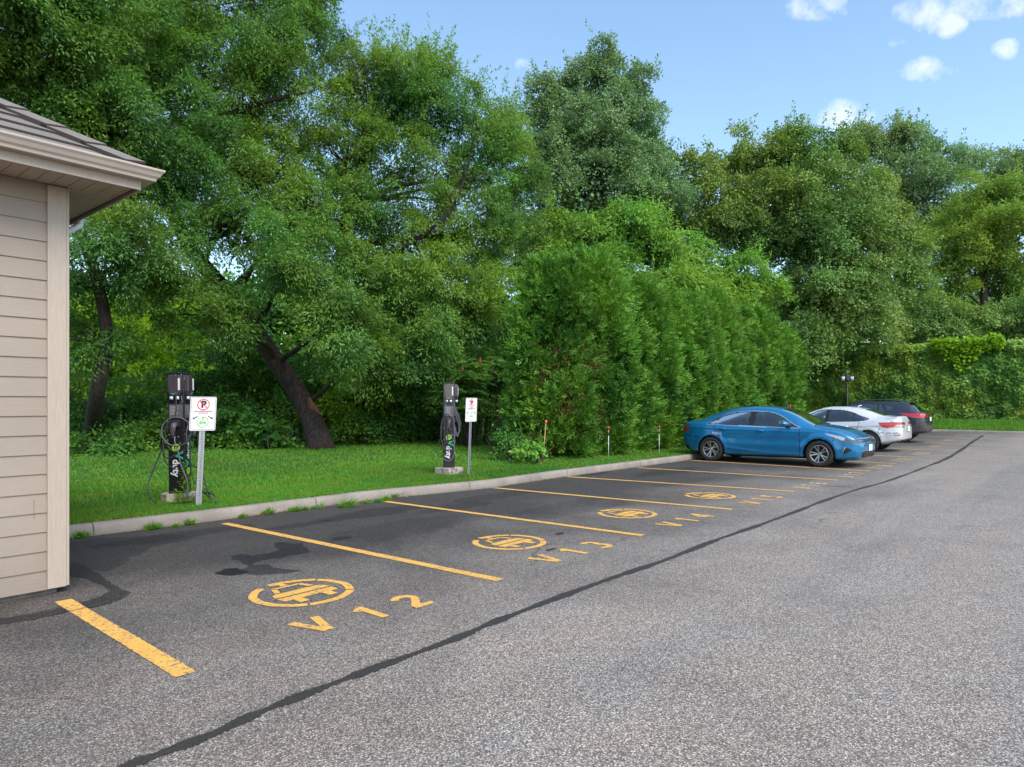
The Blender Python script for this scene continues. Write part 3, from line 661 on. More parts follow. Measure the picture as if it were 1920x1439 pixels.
cable(c2, [c3(180, 880, Q), c3(240, 845, Q - .03), c3(320, 800, Q - .03), c3(400, 780, Q + .1), c3(430, 720, Q + .15)], .0085, CAB2)
for i in range(4): cable(c2, [c3(350, 340, Q + .1), c3(352 + i * 6, 450, Q + .1), c3(380 + i * 14, 560, Q + .1), c3(412 + i * 7, 680, Q + .12), c3(405 - i * 6, 800, Q + .12), c3(372, 790 - i * 30, Q + .1), c3(345, 640, Q + .1)], .009, CAB if i % 2 else CAB2)
cable(c2, [c3(265, 690, Q - .04), c3(268, 800, Q - .04), c3(275, 900, Q - .03), c3(240, 860, Q)], .009, CAB)
# signs
def sign(px, py, top, w, h, ang, tilt, label, pw):
    b = G(px, py, .115); dep = b.dot(Vector((math.cos(YAW), math.sin(YAW), 0))); root = thing('parking_sign', label, 'sign', b, 0, 'charging bay signs')
    zt = EYE + (HOR - top) * dep / FOC; H = zt - b.z
    root.rotation_euler = (0, 0, math.radians(ang + 90))      # local -Y faces the reader
    sh = tilt
    SM = Matrix.Identity(4); SM[0][2] = sh
    bm = bmesh.new(); hw = pw / 2
    for (a, b_, c, d) in ((-hw, -hw * .42, .0, .004), (hw * .42, hw, .0, .004), (-hw * .42, hw * .42, .018, .022)): box(bm, a, b_, c, d, -.1, H - .03)
    box(bm, -hw * .42 - .003, -hw * .42, .0, .022, -.1, H - .03); box(bm, hw * .42, hw * .42 + .003, .0, .022, -.1, H - .03)
    z = .15
    while z < H - .5: box(bm, -.005, .005, .0165, .0178, z, z + .012, 1); z += .035
    bm.transform(SM); post = obj('post', bm, [GALV, SBLK], root)
    bm = bmesh.new(); r = .018; pts = []
    for cx, cz, a0 in ((w / 2 - r, h / 2 - r, 0), (-w / 2 + r, h / 2 - r, 90), (-w / 2 + r, -h / 2 + r, 180), (w / 2 - r, -h / 2 + r, 270)): pts += [(cx + r * math.cos(math.radians(a0 + q * 22.5)), cz + r * math.sin(math.radians(a0 + q * 22.5))) for q in range(5)]
    prism(bm, pts, 0, .003)
    CM = SM @ Matrix.Translation((0, -.004, H - h / 2)) @ Matrix.Rotation(PI / 2, 4, 'X'); bm.transform(CM); pl = obj('plate', bm, SIGNW, root)
    up = Matrix.Translation((0, 0, .0036)); L = CM @ up
    def flat(nm, segs, wd, mat, z=0.0):
        b2 = bmesh.new(); strokes(b2, segs, wd, z)
        bmesh.ops.recalc_face_normals(b2, faces=b2.faces); b2.transform(L); return obj(nm, b2, mat, pl)
    q = w / 2 - .012; g = h / 2 - .012
    flat('border', [[(-q, -g), (q, -g), (q, g), (-q, g), (-q, -g)]], .004, SBLK)
    s = w / .30; cy_ = h * .27
    flat('forbidding_ring', [arc(0, cy_, .066 * s, .066 * s, 0, 360, 40)], .011 * s, SRED, .001); flat('forbidding_bar', [[(-.044 * s, cy_ + .044 * s), (.044 * s, cy_ - .044 * s)]], .011 * s, SRED, .0015)
    me = text_mesh('P', .115 * s, .0004, 1, .006 * s); me.transform(L @ Matrix.Translation((.003, cy_, 0))); me.materials.clear(); obj('letter_P', me, SBLK, pl)
    for tx, sz, yy, mt in (('SAUF', .017, .055, SRED), ('VÉHICULES ÉLECTRIQUES', .0185, .030, SBLK), ('EN RECHARGE', .017, .008, SRED)):
        me = text_mesh(tx, sz * s, .0004, 1.0, .0007); me.transform(L @ Matrix.Translation((0, yy, 0))); me.materials.clear(); obj('lettering', me, mt, pl)
    cyg = -h * .25
    flat('charging_ring', [arc(0, cyg, .064 * s, .064 * s, 120, 445, 36)], .008 * s, SGRN, .0008)
    b2 = bmesh.new(); cs = .05 * s
    def poly(pts):
        f = b2.faces.new([b2.verts.new((x * cs, cyg + y * cs, .0008)) for x, y in pts])
    poly([(-.75, .0), (-.5, .42), (-.38, .42), (-.5, .06), (.5, .06), (.38, .42), (.5, .42), (.75, .0), (.75, -.35), (-.75, -.35)]); poly([(-.44, .42), (-.38, .54), (.38, .54), (.44, .42)]); poly([(-.7, -.35), (-.7, -.6), (-.45, -.6), (-.45, -.35)]); poly([(.45, -.35), (.45, -.6), (.7, -.6), (.7, -.35)])
    poly([(-.07, .56), (.07, .56), (.07, 1.35), (-.07, 1.35)]); poly([(-.18, .95), (.18, .95), (.18, 1.2), (-.18, 1.2)])
    b2.normal_update()
    for f in b2.faces:
        if f.normal.z < 0: f.normal_flip()
    b2.transform(L); obj('car_symbol', b2, SGRN, pl)
    for sg in (-1, 1):
        ax, ay = sg * .105 * s, cyg + .045 * s
        b2 = bmesh.new(); strokes(b2, [[(ax - sg * .045 * s, ay + .03 * s), (ax, ay)]], .011 * s, .0008)
        tip = (ax + sg * .012 * s, ay - .008 * s); f = b2.faces.new([b2.verts.new((x, y, .0008)) for x, y in ((tip[0], tip[1]), (tip[0] - sg * .028 * s, tip[1] + .003 * s), (tip[0] - sg * .008 * s, tip[1] + .028 * s))])
        b2.normal_update()
        for f in b2.faces:
            if f.normal.z < 0: f.normal_flip()
        b2.transform(L); obj('arrow', b2, SBLK, pl)
    for yy in (h / 2 - .022, -h / 2 + .022):
        b2 = bmesh.new(); cyl(b2, (0, yy, -.002), (0, yy, .003), .006, None, 10); b2.transform(L); obj('bolt', b2, GALV, pl)
    return root
sign(372, 952, 744.5, .325, .46, 248, .045, 'no parking except electric cars sign in front of the nearest charger, post leaning right', .07)
sign(879, 893, 746.5, .325, .46, 272, .05, 'farther charging sign turned partly away, thin post leaning right', .06)
# tall weed at the first charger
b = G(343, 948, .115); root = thing('tall_weed', 'tall leafy weed with two stems growing against the nearest charger', 'weed', b)
bm = bmesh.new(); LP = []; LT = []; LN = []; LL = []
for (ox, H_, lx) in ((-.01, .60, .01), (.05, .42, .05), (-.06, .25, -.05), (.0, .2, -.1), (.1, .18, .12)):
    pts = [(ox, -.02, 0), (ox + lx * .3, -.03, H_ * .5), (ox + lx, -.02, H_)]; tube(bm, pts, [.005, .004, .002], 5)
    for k in range(int(H_ * 55)):
        u = (k + 2) / (H_ * 55 + 2); a = k * 2.4; LP.append((ox + lx * u, -.025, H_ * u)); LT.append((math.cos(a), math.sin(a), .25 + random.uniform(-.2, .3))); LN.append((random.uniform(-.3, .3), random.uniform(-.3, .3), 1)); LL.append(.10 * (1.2 - u * .6))
WEEDS = (bm, np.array(LP), np.array(LT), np.array(LN), np.array(LL), root)
# snow stakes
def stake(px, py, tx, ty_, label, bamboo):
    b = G(px, py, .115); dep = b.dot(Vector((math.cos(YAW), math.sin(YAW), 0))); t_ = Wd(tx, ty_, dep); root = thing('snow_stake', label, 'stake', b, 0, 'snow stakes along the kerb')
    bm = bmesh.new(); d = t_ - b
    if bamboo:
        n = 8; tube(bm, [d * (k / n) for k in range(n + 1)], [.011 + (.002 if k % 2 else 0) for k in range(n + 1)], 7); obj('cane', bm, simple('bamboo', (.45, .30, .12), .6, 0, .2, 20), root, True)
        bm = bmesh.new(); tube(bm, [d * .93, d * .97, d * 1.01], [.022, .028, .016], 8); obj('orange_cap', bm, simple('orange_cap', (.70, .16, .07), .5), root, True)
    else:
        tube(bm, [d * 0, d * .72], .008, 8); obj('white_rod', bm, simple('white_rod', (.62, .66, .70), .4), root, True)
        bm = bmesh.new(); tube(bm, [d * .72, d * .80], .010, 8); tube(bm, [d * .80, d * .92], .008, 8, mi=1); obj('upper_rod', bm, [SBLK, WHT], root, True)
        bm = bmesh.new(); tube(bm, [d * .90, d * .915, d * .99, d * 1.0], [.018, .034, .034, .018], 12); obj('red_reflector', bm, simple('red_reflector', (.40, .008, .012), .3), root, True)
stake(1017, 871, 1024, 789, 'leaning bamboo cane with an orange cap at the left of the row of stakes', True)
stake(1141, 862, 1141, 800, 'white stake with a red reflector, middle one left of the blue car', False)
stake(1236, 853, 1236, 799, 'white stake with a red reflector just left of the blue car', False)
stake(1481, 836, 1481, 759, 'white stake with a red reflector rising behind the blue car roof', False)
# twin lantern post in front of the ivy
b = Wd(1589, 785, 37.5); b.z = .5; root = thing('lamp_post', 'black post with two small lanterns in front of the ivy hedge', 'lamp post', b)
bm = bmesh.new(); tube(bm, [(0, 0, -.3), (0, 0, .25), (0, 0, 2.3)], [.06, .045, .04], 10); obj('post', bm, CASE2, root, True)
rt_ = Vector((math.sin(YAW), -math.cos(YAW), 0))
bm = bmesh.new(); box(bm, -.11, .11, -.11, .11, 2.22, 2.52, bev=.02); bm.transform(Matrix.Rotation(YAW - PI / 2, 4, 'Z')); obj('junction_box', bm, CASE2, root)
for sg in (-1, 1):
    bm = bmesh.new(); o_ = rt_ * (.24 * sg); tube(bm, [rt_ * .1 * sg + Vector((0, 0, 2.42)), o_ + Vector((0, 0, 2.45))], .02, 6); tube(bm, [o_ + Vector((0, 0, 2.44)), o_ + Vector((0, 0, 2.50)), o_ + Vector((0, 0, 2.54))], [.13, .10, .02], 4); ln = obj('lantern', bm, CASE2, root)
    bm = bmesh.new(); tube(bm, [o_ + Vector((0, 0, 2.22)), o_ + Vector((0, 0, 2.44))], [.07, .10], 8); obj('lantern_glass', bm, simple('frosted_glass', (.55, .57, .68), .25, 0, .05), ln)
# ------------------------------------------------------------------ cars
def crm(xs, pts):
    "smooth monotone curve through profile points"
    px = np.array([p[0] for p in pts], float); py = np.array([p[1] for p in pts], float)
    h = np.diff(px); d = np.diff(py) / h; m = np.zeros(len(px)); m[0], m[-1] = d[0], d[-1]
    for i in range(1, len(px) - 1):
        if d[i - 1] * d[i] > 0:
            w1 = 2 * h[i] + h[i - 1]; w2 = h[i] + 2 * h[i - 1]; m[i] = (w1 + w2) / (w1 / d[i - 1] + w2 / d[i])
    i = np.clip(np.searchsorted(px, xs) - 1, 0, len(h) - 1); t = (xs - px[i]) / h[i]
    return (2 * t ** 3 - 3 * t ** 2 + 1) * py[i] + (t ** 3 - 2 * t ** 2 + t) * h[i] * m[i] + (-2 * t ** 3 + 3 * t ** 2) * py[i + 1] + (t ** 3 - t ** 2) * h[i] * m[i + 1]
def inpoly(X, Y, poly):
    ins = np.zeros(X.shape, bool); n = len(poly)
    for i in range(n):
        x0, y0 = poly[i]; x1, y1 = poly[(i + 1) % n]
        c = ((y0 > Y) != (y1 > Y)) & (X < (x1 - x0) * (Y - y0) / (y1 - y0 + 1e-12) + x0); ins ^= c
    return ins
def distline(X, Y, pl, closed=False):
    d = np.full(X.shape, 9.0); n = len(pl)
    for i in range(n if closed else n - 1):
        a = np.array(pl[i]); b = np.array(pl[(i + 1) % n]); ab = b - a; L = ab @ ab + 1e-12
        t = np.clip(((X - a[0]) * ab[0] + (Y - a[1]) * ab[1]) / L, 0, 1)
        d = np.minimum(d, np.hypot(X - a[0] - t * ab[0], Y - a[1] - t * ab[1]))
    return d
def smooth_poly(pl, n=5):
    P = [Vector((p[0], p[1], 0)) for p in pl]; out = []; m = len(P)
    for i in range(m):
        p0, p1, p2, p3 = P[i - 1], P[i], P[(i + 1) % m], P[(i + 2) % m]
        for k in range(n):
            t = k / n; q = .5 * ((2 * p1) + (p2 - p0) * t + (2 * p0 - 5 * p1 + 4 * p2 - p3) * t * t + (3 * p1 - p0 - 3 * p2 + p3) * t ** 3); out.append((q.x, q.y))
    return out
def glass_mat(name, tint, gl=.16):
    t = MT(name); tr = t.n.new('ShaderNodeBsdfTransparent'); tr.inputs[0].default_value = (*tint, 1)
    g = t.n.new('ShaderNodeBsdfGlossy'); g.inputs['Roughness'].default_value = .03; g.inputs[0].default_value = (.9, .95, .93, 1)
    lw = t.n.new('ShaderNodeFresnel'); lw.inputs[0].default_value = 1.5
    f = t.math('ADD', t.math('MULTIPLY', lw.outputs[0], 1.0), gl, True)
    mx = t.n.new('ShaderNodeMixShader'); t.l.new(f, mx.inputs[0]); t.l.new(tr.outputs[0], mx.inputs[1]); t.l.new(g.outputs[0], mx.inputs[2]); t.l.new(mx.outputs[0], t.out.inputs[0]); return t.m
GLASS = glass_mat('car_glass', (.50, .58, .54), .08); GLASSD = glass_mat('tinted_car_glass', (.07, .08, .085), .12)
BLACKP = simple('black_plastic', (.012, .012, .013), .45, 0, .1, 20); CLAD = simple('grey_cladding', (.045, .046, .05), .6, 0, .1, 30)
CHROME = simple('bright_trim', (.75, .76, .78), .18, 1.0, .03, 3); RUB = simple('tyre_rubber', (.018, .017, .017), .8, 0, .2, 30, bump=.2)
ALLOY = simple('machined_alloy', (.62, .62, .64), .28, 1.0, .05, 5); RIMD = simple('dark_rim', (.03, .03, .032), .4, .3, .1, 5)
WELL = simple('wheel_well_lining', (.010, .010, .010), .9); SEATM = simple('seat_fabric', (.035, .035, .038), .85, 0, .2, 30)
def lamp_mat(name, col, em=0): 
    t = MT(name); return t.pbr(t.ramp(t.noise(40, 2), (.3, tuple(c * .7 for c in col)), (.7, col)), .12, .1, None, .6, .8)
REDL = lamp_mat('red_lens', (.55, .015, .02)); CLRL = lamp_mat('clear_lens', (.50, .50, .52)); DRKL = lamp_mat('smoked_lens', (.06, .06, .07)); 
def paint(name, c, metal, rough=.32, fl=.06):
    t = MT(name); n = t.noise(900, 1, .5); d = t.noise(3, 4, .6)
    t.pbr(t.ramp(n, (.3, tuple(x * (1 - fl) for x in c)), (.7, tuple(x * (1 + fl) for x in c))), t.ramp(d, (.3, rough * .9), (.7, rough * 1.15)), metal, None, .5, .9); return t.m
def make_car(name, label, cat, S, M):
    fx = S.get('remap')
    if fx:      # real overhangs: remap distances ahead of the front axle and behind the rear axle
        S = dict(S); q = lambda p: (fx(p[0]), p[1])
        for k in ('top', 'deck', 'bot', 'wl', 'wt', 'surround', 'hoodgap', 'hood', 'handles'): S[k] = [q(p) for p in S[k]]
        for k in ('windows', 'gaps', 'doors'): S[k] = [[q(p) for p in pl] for pl in S[k]]
        S['crease'] = [([q(p) for p in pl], a_, b_) for pl, a_, b_ in S['crease']]; S['regions'] = [(r_[0], r_[1], [q(p) for p in r_[2]] if r_[1] in ('side', 'top') else r_[2], *r_[3:]) for r_ in S['regions']]
        for k in ('wheels', 'screen', 'backlight', 'seats'): S[k] = tuple(fx(v) for v in S[k])
        S['cab'] = (fx(S['cab'][0]), fx(S['cab'][1]), S['cab'][2]); S['mirror'] = (fx(S['mirror'][0]), S['mirror'][1]); S['L'] = fx(S['L'])
    L = S['L']; root = thing(name, label, cat, group=None)
    nx = int(L / .0135); u = np.linspace(0, 1, nx); xs = L * (u - np.sin(2 * PI * u) * .055 / 1.0)   # finer at both ends
    xs = np.clip(xs, 0, L); top = crm(xs, S['top']); dk = crm(xs, S['deck']); bt = crm(xs, S['bot']); wl = crm(xs, S['wl']); wt_ = crm(xs, S['wt'])
    cr_ = np.clip((top - dk) * .45, .008, S.get('crown', .05)); sub = (10, 5, 12, 16, 6, 34, 6, 22)
    ctrl = [(0 * xs, bt), (wl * .80, bt), (wl * .965, bt + .07), (wl * 1.0, bt + .42 * (dk - bt)), (wl * .992, dk - .13 * (dk - bt) - .01), (wl * .955, dk), (wt_, top - cr_ - .008), (wt_ * .80, top - cr_ * .5), (0 * xs, top)]
    Y = []; Z = []; J = []
    for i, n in enumerate(sub):
        for k in range(n):
            t = k / n; Y.append(ctrl[i][0] * (1 - t) + ctrl[i + 1][0] * t); Z.append(ctrl[i][1] * (1 - t) + ctrl[i + 1][1] * t); J.append(i + t)
    Y.append(ctrl[-1][0]); Z.append(ctrl[-1][1]); J.append(8.0)
    Y = np.array(Y).T; Z = np.array(Z).T; J = np.array(J)
    # bulge: gentle convexity of flanks, roof and bonnet
    ca = lambda a, b: np.clip((J - a) / (b - a), 0, 1)[None]
    Y += np.where((J > 5) & (J < 6), .022 * np.sin(PI * ca(5, 6)) * np.clip((top - dk) / .3, 0, 1)[:, None], 0)
    Z += np.where(J > 6, cr_[:, None] * .30 * np.sin(PI * ca(6, 8)), 0)
    for _ in range(3):
        Y[:, 1:-1] = .25 * Y[:, :-2] + .5 * Y[:, 1:-1] + .25 * Y[:, 2:]; Z[:, 1:-1] = .25 * Z[:, :-2] + .5 * Z[:, 1:-1] + .25 * Z[:, 2:]
    # creases and hollows pressed into the flanks; wheel arches stand out a little
    Xg = np.repeat(xs[:, None], Y.shape[1], 1)
    for wx in S['wheels']:
        dd = np.hypot(Xg - wx, Z - S['wr']); Y += np.where((J[None] > 1.5) & (J[None] < 5), .016 * np.exp(-((dd - S['arch'] - .03) / .07) ** 2), 0)
    for (pl, amp, wd) in S.get('crease', []):
        zz = np.interp(Xg, [p[0] for p in pl], [p[1] for p in pl]); inx = (Xg > pl[0][0]) & (Xg < pl[-1][0])
        Y += np.where(inx & (J[None] > 1.5) & (J[None] < 5.2), amp * np.exp(-((Z - zz) / wd) ** 2), 0)
    nj = Y.shape[1]
    Yf = np.concatenate([-Y, Y[:, ::-1][:, 1:]], 1); Zf = np.concatenate([Z, Z[:, ::-1][:, 1:]], 1); Jf = np.concatenate([J, J[::-1][1:]]); Xf = np.repeat(xs[:, None], Yf.shape[1], 1)
    V = np.stack([Xf, Yf, Zf], 2); m = Yf.shape[1]
    du = np.gradient(V, axis=0); dv = np.gradient(V, axis=1); NN = np.cross(du, dv); NN /= np.maximum(1e-9, np.linalg.norm(NN, axis=2, keepdims=True))
    if (NN[nx // 2, nj - 1, 2] < 0): NN = -NN
    flip = (np.cross(du, dv)[nx // 2, nj - 1, 2] < 0)
    c = (V[:-1, :-1] + V[1:, :-1] + V[:-1, 1:] + V[1:, 1:]) / 4; X, Yc, Zc = c[..., 0], c[..., 1], c[..., 2]; Jc = np.broadcast_to((Jf[:-1] + Jf[1:])[None] / 2, X.shape)
    side = (Jc > 1.2) & (Jc < 6.25); lab = np.zeros(X.shape, np.int32); names = [None]; AY = np.abs(Yc)
    def setr(mask, nm, mat, off=0.0, split=True):
        free = mask & (lab == 0)
        for sg in ((-1, 1) if split else (0,)):
            mk = free & ((Yc * sg > 0) if sg else True)
            if mk.any(): names.append((nm, mat, off)); lab[mk] = len(names) - 1
    hole = np.zeros(X.shape, bool)
    for wx in S['wheels']:
        hole |= (np.hypot(X - wx, (Zc - S['wr'])) < S['arch']) & (Jc < 5) & (AY > wl.max() * .5) | ((np.abs(X - wx) < S['arch']) & (Zc < S['wr']) & (AY > wl.max() * .62) & (Jc < 5))
    lab[hole] = -1
    wins = [smooth_poly(w, 4) for w in S['windows']]; sur = smooth_poly(S['surround'], 5)
    for i, w in enumerate(wins): setr(inpoly(X, Zc, w) & side & (Jc > 4.5), 'side_window', M.get('glass', GLASS), -.004)
    ds = distline(X, Zc, sur, True); ins = inpoly(X, Zc, sur)
    setr(ins & side & (Jc > 4.5), 'window_frame', BLACKP, -.001)
    if M.get('chrome'): setr((ds < .02) & ~ins & side & (Jc > 4.2), 'window_trim', CHROME, .003)
    a, b = S['screen']; wtf = np.interp(X, xs, wt_)
    setr((X > a) & (X < b) & (Jc > 6.02) & (AY < wtf * .93), 'windscreen', GLASS, -.003, False)
    a, b = S['backlight']; setr((X > a) & (X < b) & (Jc > 6.02) & (AY < wtf * S.get('blw', .9)), 'rear_window', M.get('glass', GLASS), -.003, False)
    for nm, zone, poly, mat, off in S['regions']:
        if zone == 'side': mk = inpoly(X, Zc, smooth_poly(poly, 3) if len(poly) > 4 else poly) & (Jc > 1.0) & (Jc < 8) & (AY > .25)
        elif zone == 'front': mk = inpoly(AY, Zc, poly) & (X < .35) & (np.abs(NN[:-1, :-1, 0]) > .3)
        elif zone == 'rear': mk = inpoly(AY, Zc, poly) & (X > L - .4) & (np.abs(NN[:-1, :-1, 0]) > .3)
        elif zone == 'top': mk = inpoly(X, AY, poly) & (Jc > 5.3)
        setr(mk, nm, mat, off, zone == 'side')
    gap = np.zeros(X.shape, bool)
    for pl in S['gaps']: gap |= (distline(X, Zc, pl) < .0068) & (Jc > 1.3) & (Jc < 4.9)
    hg = S.get('hoodgap'); 
    if hg: gap |= (distline(X, AY, hg) < .0068) & (Jc > 5.0)
    setr(gap, 'shut_lines', BLACKP, -.006, False)
    for d in S['doors']: setr(inpoly(X, Zc, d) & (Jc > 1.3) & (Jc < 6.2), 'door', M['paint'], 0)
    setr(inpoly(X, AY, S['hood']) & (Jc > 5.0), 'bonnet', M['paint'], 0, False)
    setr((X > L - S['rb']) & (Zc < S['rbz']), 'rear_bumper', M.get('rbm', M['paint']), 0, False); setr((X < .5) & (Zc < S['fbz']), 'front_bumper', M['paint'], 0, False)
    names.append(('body', M['paint'], 0)); lab[lab == 0] = len(names) - 1
    idx = np.arange(nx * m).reshape(nx, m); F = np.stack([idx[:-1, :-1], idx[1:, :-1], idx[1:, 1:], idx[:-1, 1:]], 2)
    if not flip: F = F[..., ::-1]
    Vr = V.reshape(-1, 3); Nr = NN.reshape(-1, 3)
    def emit(nm, f, mat, off, extra=None):
        un, inv = np.unique(f.reshape(-1), return_inverse=True); vv = (Vr[un] + Nr[un] * off).astype(np.float32); n = len(f)
        me = bpy.data.meshes.new(nm); me.vertices.add(len(vv)); me.vertices.foreach_set('co', vv.reshape(-1)); me.loops.add(4 * n); me.loops.foreach_set('vertex_index', inv.astype(np.int32).reshape(-1))
        me.polygons.add(n); me.polygons.foreach_set('loop_start', np.arange(0, 4 * n, 4, dtype=np.int32)); me.update(calc_edges=True); me.validate(); me.materials.append(mat)
        me.polygons.foreach_set('use_smooth', [True] * len(me.polygons))
        o = bpy.data.objects.new(nm, me); link(o); o.parent = root; return o
    for k, (nm, mat, off) in [(k, v) for k, v in enumerate(names) if v]:
        mk = lab == k
        if mk.sum() > 2: emit(nm, F[mk], mat, off)
    # closing panels at nose and tail, gridded so that lamps and grille can be picked out
    for end, xe in ((0, 0.0), (nx - 1, L)):
        yy = Yf[end][:nj]; zz = Zf[end][:nj]; bmc = {}
        zs = np.linspace(bt[end] + .003, top[end] - .003, 46); ys = np.linspace(-1, 1, 80)
        hw = np.array([max(1e-3, np.max(np.interp(z, [Z[end][i], Z[end][i + 1]], [Y[end][i], Y[end][i + 1]]) if min(Z[end][i], Z[end][i + 1]) <= z <= max(Z[end][i], Z[end][i + 1]) and Z[end][i] < Z[end][i + 1] else 0 for i in range(nj - 1))) if False else max([np.interp(z, [Z[end][i], Z[end][i + 1]], [Y[end][i], Y[end][i + 1]]) for i in range(nj - 1) if Z[end][i] <= z <= Z[end][i + 1]] or [1e-3]) for z in zs])
        bulge = .025 * (-1 if end == 0 else 1)
        P = np.array([[(xe + bulge * (1 - yv ** 2) * math.sin(PI * (i + .001) / (len(zs) - 1)) ** .5, yv * hw[i], zs[i]) for yv in ys] for i in range(len(zs))])
        groups = {}
        for i in range(len(zs) - 1):
            for j in range(len(ys) - 1):
                cc = (P[i, j] + P[i + 1, j + 1]) / 2; key = ('front_bumper' if end == 0 else ('rear_bumper' if cc[2] < S['rbz'] else 'boot_lid'), M['paint'] if end == 0 or cc[2] >= S['rbz'] else M.get('rbm', M['paint']))
                for nm, zone, poly, mat, off in S['regions']:
                    if zone == ('front' if end == 0 else 'rear') and inpoly(np.array([abs(cc[1])]), np.array([cc[2]]), poly)[0]: key = (nm, mat); break
                groups.setdefault(key, []).append((i, j))
        for (nm, mat), cells in groups.items():
            b2 = bmesh.new(); vv = {}
            def gv(i, j):
                if (i, j) not in vv: vv[(i, j)] = b2.verts.new(P[i, j])
                return vv[(i, j)]
            for i, j in cells:
                q = (gv(i, j), gv(i, j + 1), gv(i + 1, j + 1), gv(i + 1, j)); b2.faces.new(q if end else q[::-1])
            obj(nm, b2, mat, root, True)
    # wheels
    R = S['wr']; ty = S['ty']
    for wx in S['wheels']:
        for sg in (-1, 1):
            yo = S['track'] * sg
            w = bpy.data.objects.new('wheel', None); link(w); w.parent = root; w.location = (wx, yo, R); w.rotation_euler = (0, 0, 0 if sg > 0 else PI); w.empty_display_size = .1
            bm = bmesh.new(); prof = [(R - ty, -.10), (R - .05, -.115), (R - .012, -.10), (R, -.07), (R + .001, 0), (R, .07), (R - .012, .10), (R - .05, .112), (R - ty, .098), (R - ty - .01, .085)]
            seg = 56; rings = [[bm.verts.new((r * math.cos(2 * PI * k / seg), y, r * math.sin(2 * PI * k / seg))) for k in range(seg)] for r, y in prof]
            for a_, b_ in zip(rings, rings[1:]):
                for k in range(seg): bm.faces.new((a_[k], a_[(k + 1) % seg], b_[(k + 1) % seg], b_[k])).smooth = True
            bmesh.ops.recalc_face_normals(bm, faces=bm.faces); obj('tyre', bm, RUB, w, True)
            rr = R - ty; bm = bmesh.new()
            prof = [(rr, .085), (rr - .004, .098), (rr - .016, .096), (rr - .022, .07), (rr - .03, .0), (.0, -.01)]
            rings = [[bm.verts.new((r * math.cos(2 * PI * k / seg), y, r * math.sin(2 * PI * k / seg))) for k in range(seg)] for r, y in prof[:-1]]
            for q, (a_, b_) in enumerate(zip(rings, rings[1:])):
                for k in range(seg):
                    f = bm.faces.new((a_[k], a_[(k + 1) % seg], b_[(k + 1) % seg], b_[k])); f.smooth = True; f.material_index = 0 if q < 2 else 1
            f = bm.faces.new(rings[-1]); f.material_index = 1
            for s_ in range(S['spokes']):
                for h_ in (-1, 1):
                    a0 = 2 * PI * s_ / S['spokes'] + h_ * .10; a1 = 2 * PI * s_ / S['spokes'] + h_ * (.21 if S['spokes'] == 5 else .15); wdt = .015
                    p0 = Vector((.03 * math.cos(a0), .062, .03 * math.sin(a0))); p1 = Vector(((rr - .012) * math.cos(a1), .088, (rr - .012) * math.sin(a1)))
                    d = (p1 - p0).normalized(); n = d.cross(Vector((0, 1, 0))).normalized() * wdt
                    v = [bm.verts.new(p) for p in (p0 - n * .8, p0 + n * .8, p1 + n, p1 - n)]; v2 = [bm.verts.new(q.co - Vector((0, .03, 0))) for q in v]
                    f = bm.faces.new(v); f.material_index = 0
                    for a_, b_ in ((0, 1), (1, 2), (2, 3), (3, 0)):
                        f = bm.faces.new((v[a_], v2[a_], v2[b_], v[b_])); f.material_index = 1
            cyl(bm, (0, .05, 0), (0, .074, 0), .034, .030, 20, 0); bmesh.ops.recalc_face_normals(bm, faces=bm.faces)
            obj('rim', bm, [ALLOY, RIMD], w)
            bm = bmesh.new(); ra = S['arch'] + .012; sg2 = 28; r0 = []; r1 = []
            for k in range(sg2 + 1):
                a_ = -.35 + (PI + .7) * k / sg2; p = (wx + ra * math.cos(a_), R + ra * math.sin(a_)); r0.append(bm.verts.new((p[0], yo + sg * (.04), p[1]))); r1.append(bm.verts.new((p[0], yo - sg * .34, p[1])))
            for k in range(sg2): bm.faces.new((r0[k], r0[k + 1], r1[k + 1], r1[k]))
            bm.faces.new(r1); obj('wheel_well', bm, WELL, root)
    # cabin
    bm = bmesh.new(); zf = S['cab'][2]
    box(bm, S['cab'][0], S['cab'][1], -.68, .68, .28, zf, bev=.03); obj('cabin_floor', bm, SEATM, root)
    for sx, sy in ((S['seats'][0], .36), (S['seats'][0], -.36), (S['seats'][1], .36), (S['seats'][1], -.36)):
        bm = bmesh.new(); hgt = zf - .05
        tube(bm, [(sx - .42, sy, hgt), (sx - .2, sy, hgt + .02), (sx, sy, hgt + .02)], [.13, .15, .14], 10)
        tube(bm, [(sx, sy, hgt), (sx + .06, sy, hgt + .25), (sx + .14, sy, hgt + .50), (sx + .16, sy, hgt + .54)], [.15, .20, .17, .10], 12); tube(bm, [(sx + .17, sy, hgt + .52), (sx + .19, sy, hgt + .60), (sx + .20, sy, hgt + .70)], [.05, .11, .07], 10)
        obj('seat', bm, SEATM, root, True)
    bm = bmesh.new(); dx = S['cab'][0] + .05
    tube(bm, [(dx, -.66, zf + .12), (dx, .66, zf + .12)], .15, 10); cxw = dx + .35
    st = [(cxw + .06 * math.sin(a) * .4, .36 * S['lhd'] + .18 * math.cos(a), zf + .2 + .18 * math.sin(a)) for a in np.linspace(0, 2 * PI, 20)]
    tube(bm, st, .014, 6); obj('dashboard', bm, SEATM, root, True)
    # mirrors and door handles
    mx, mz = S['mirror']
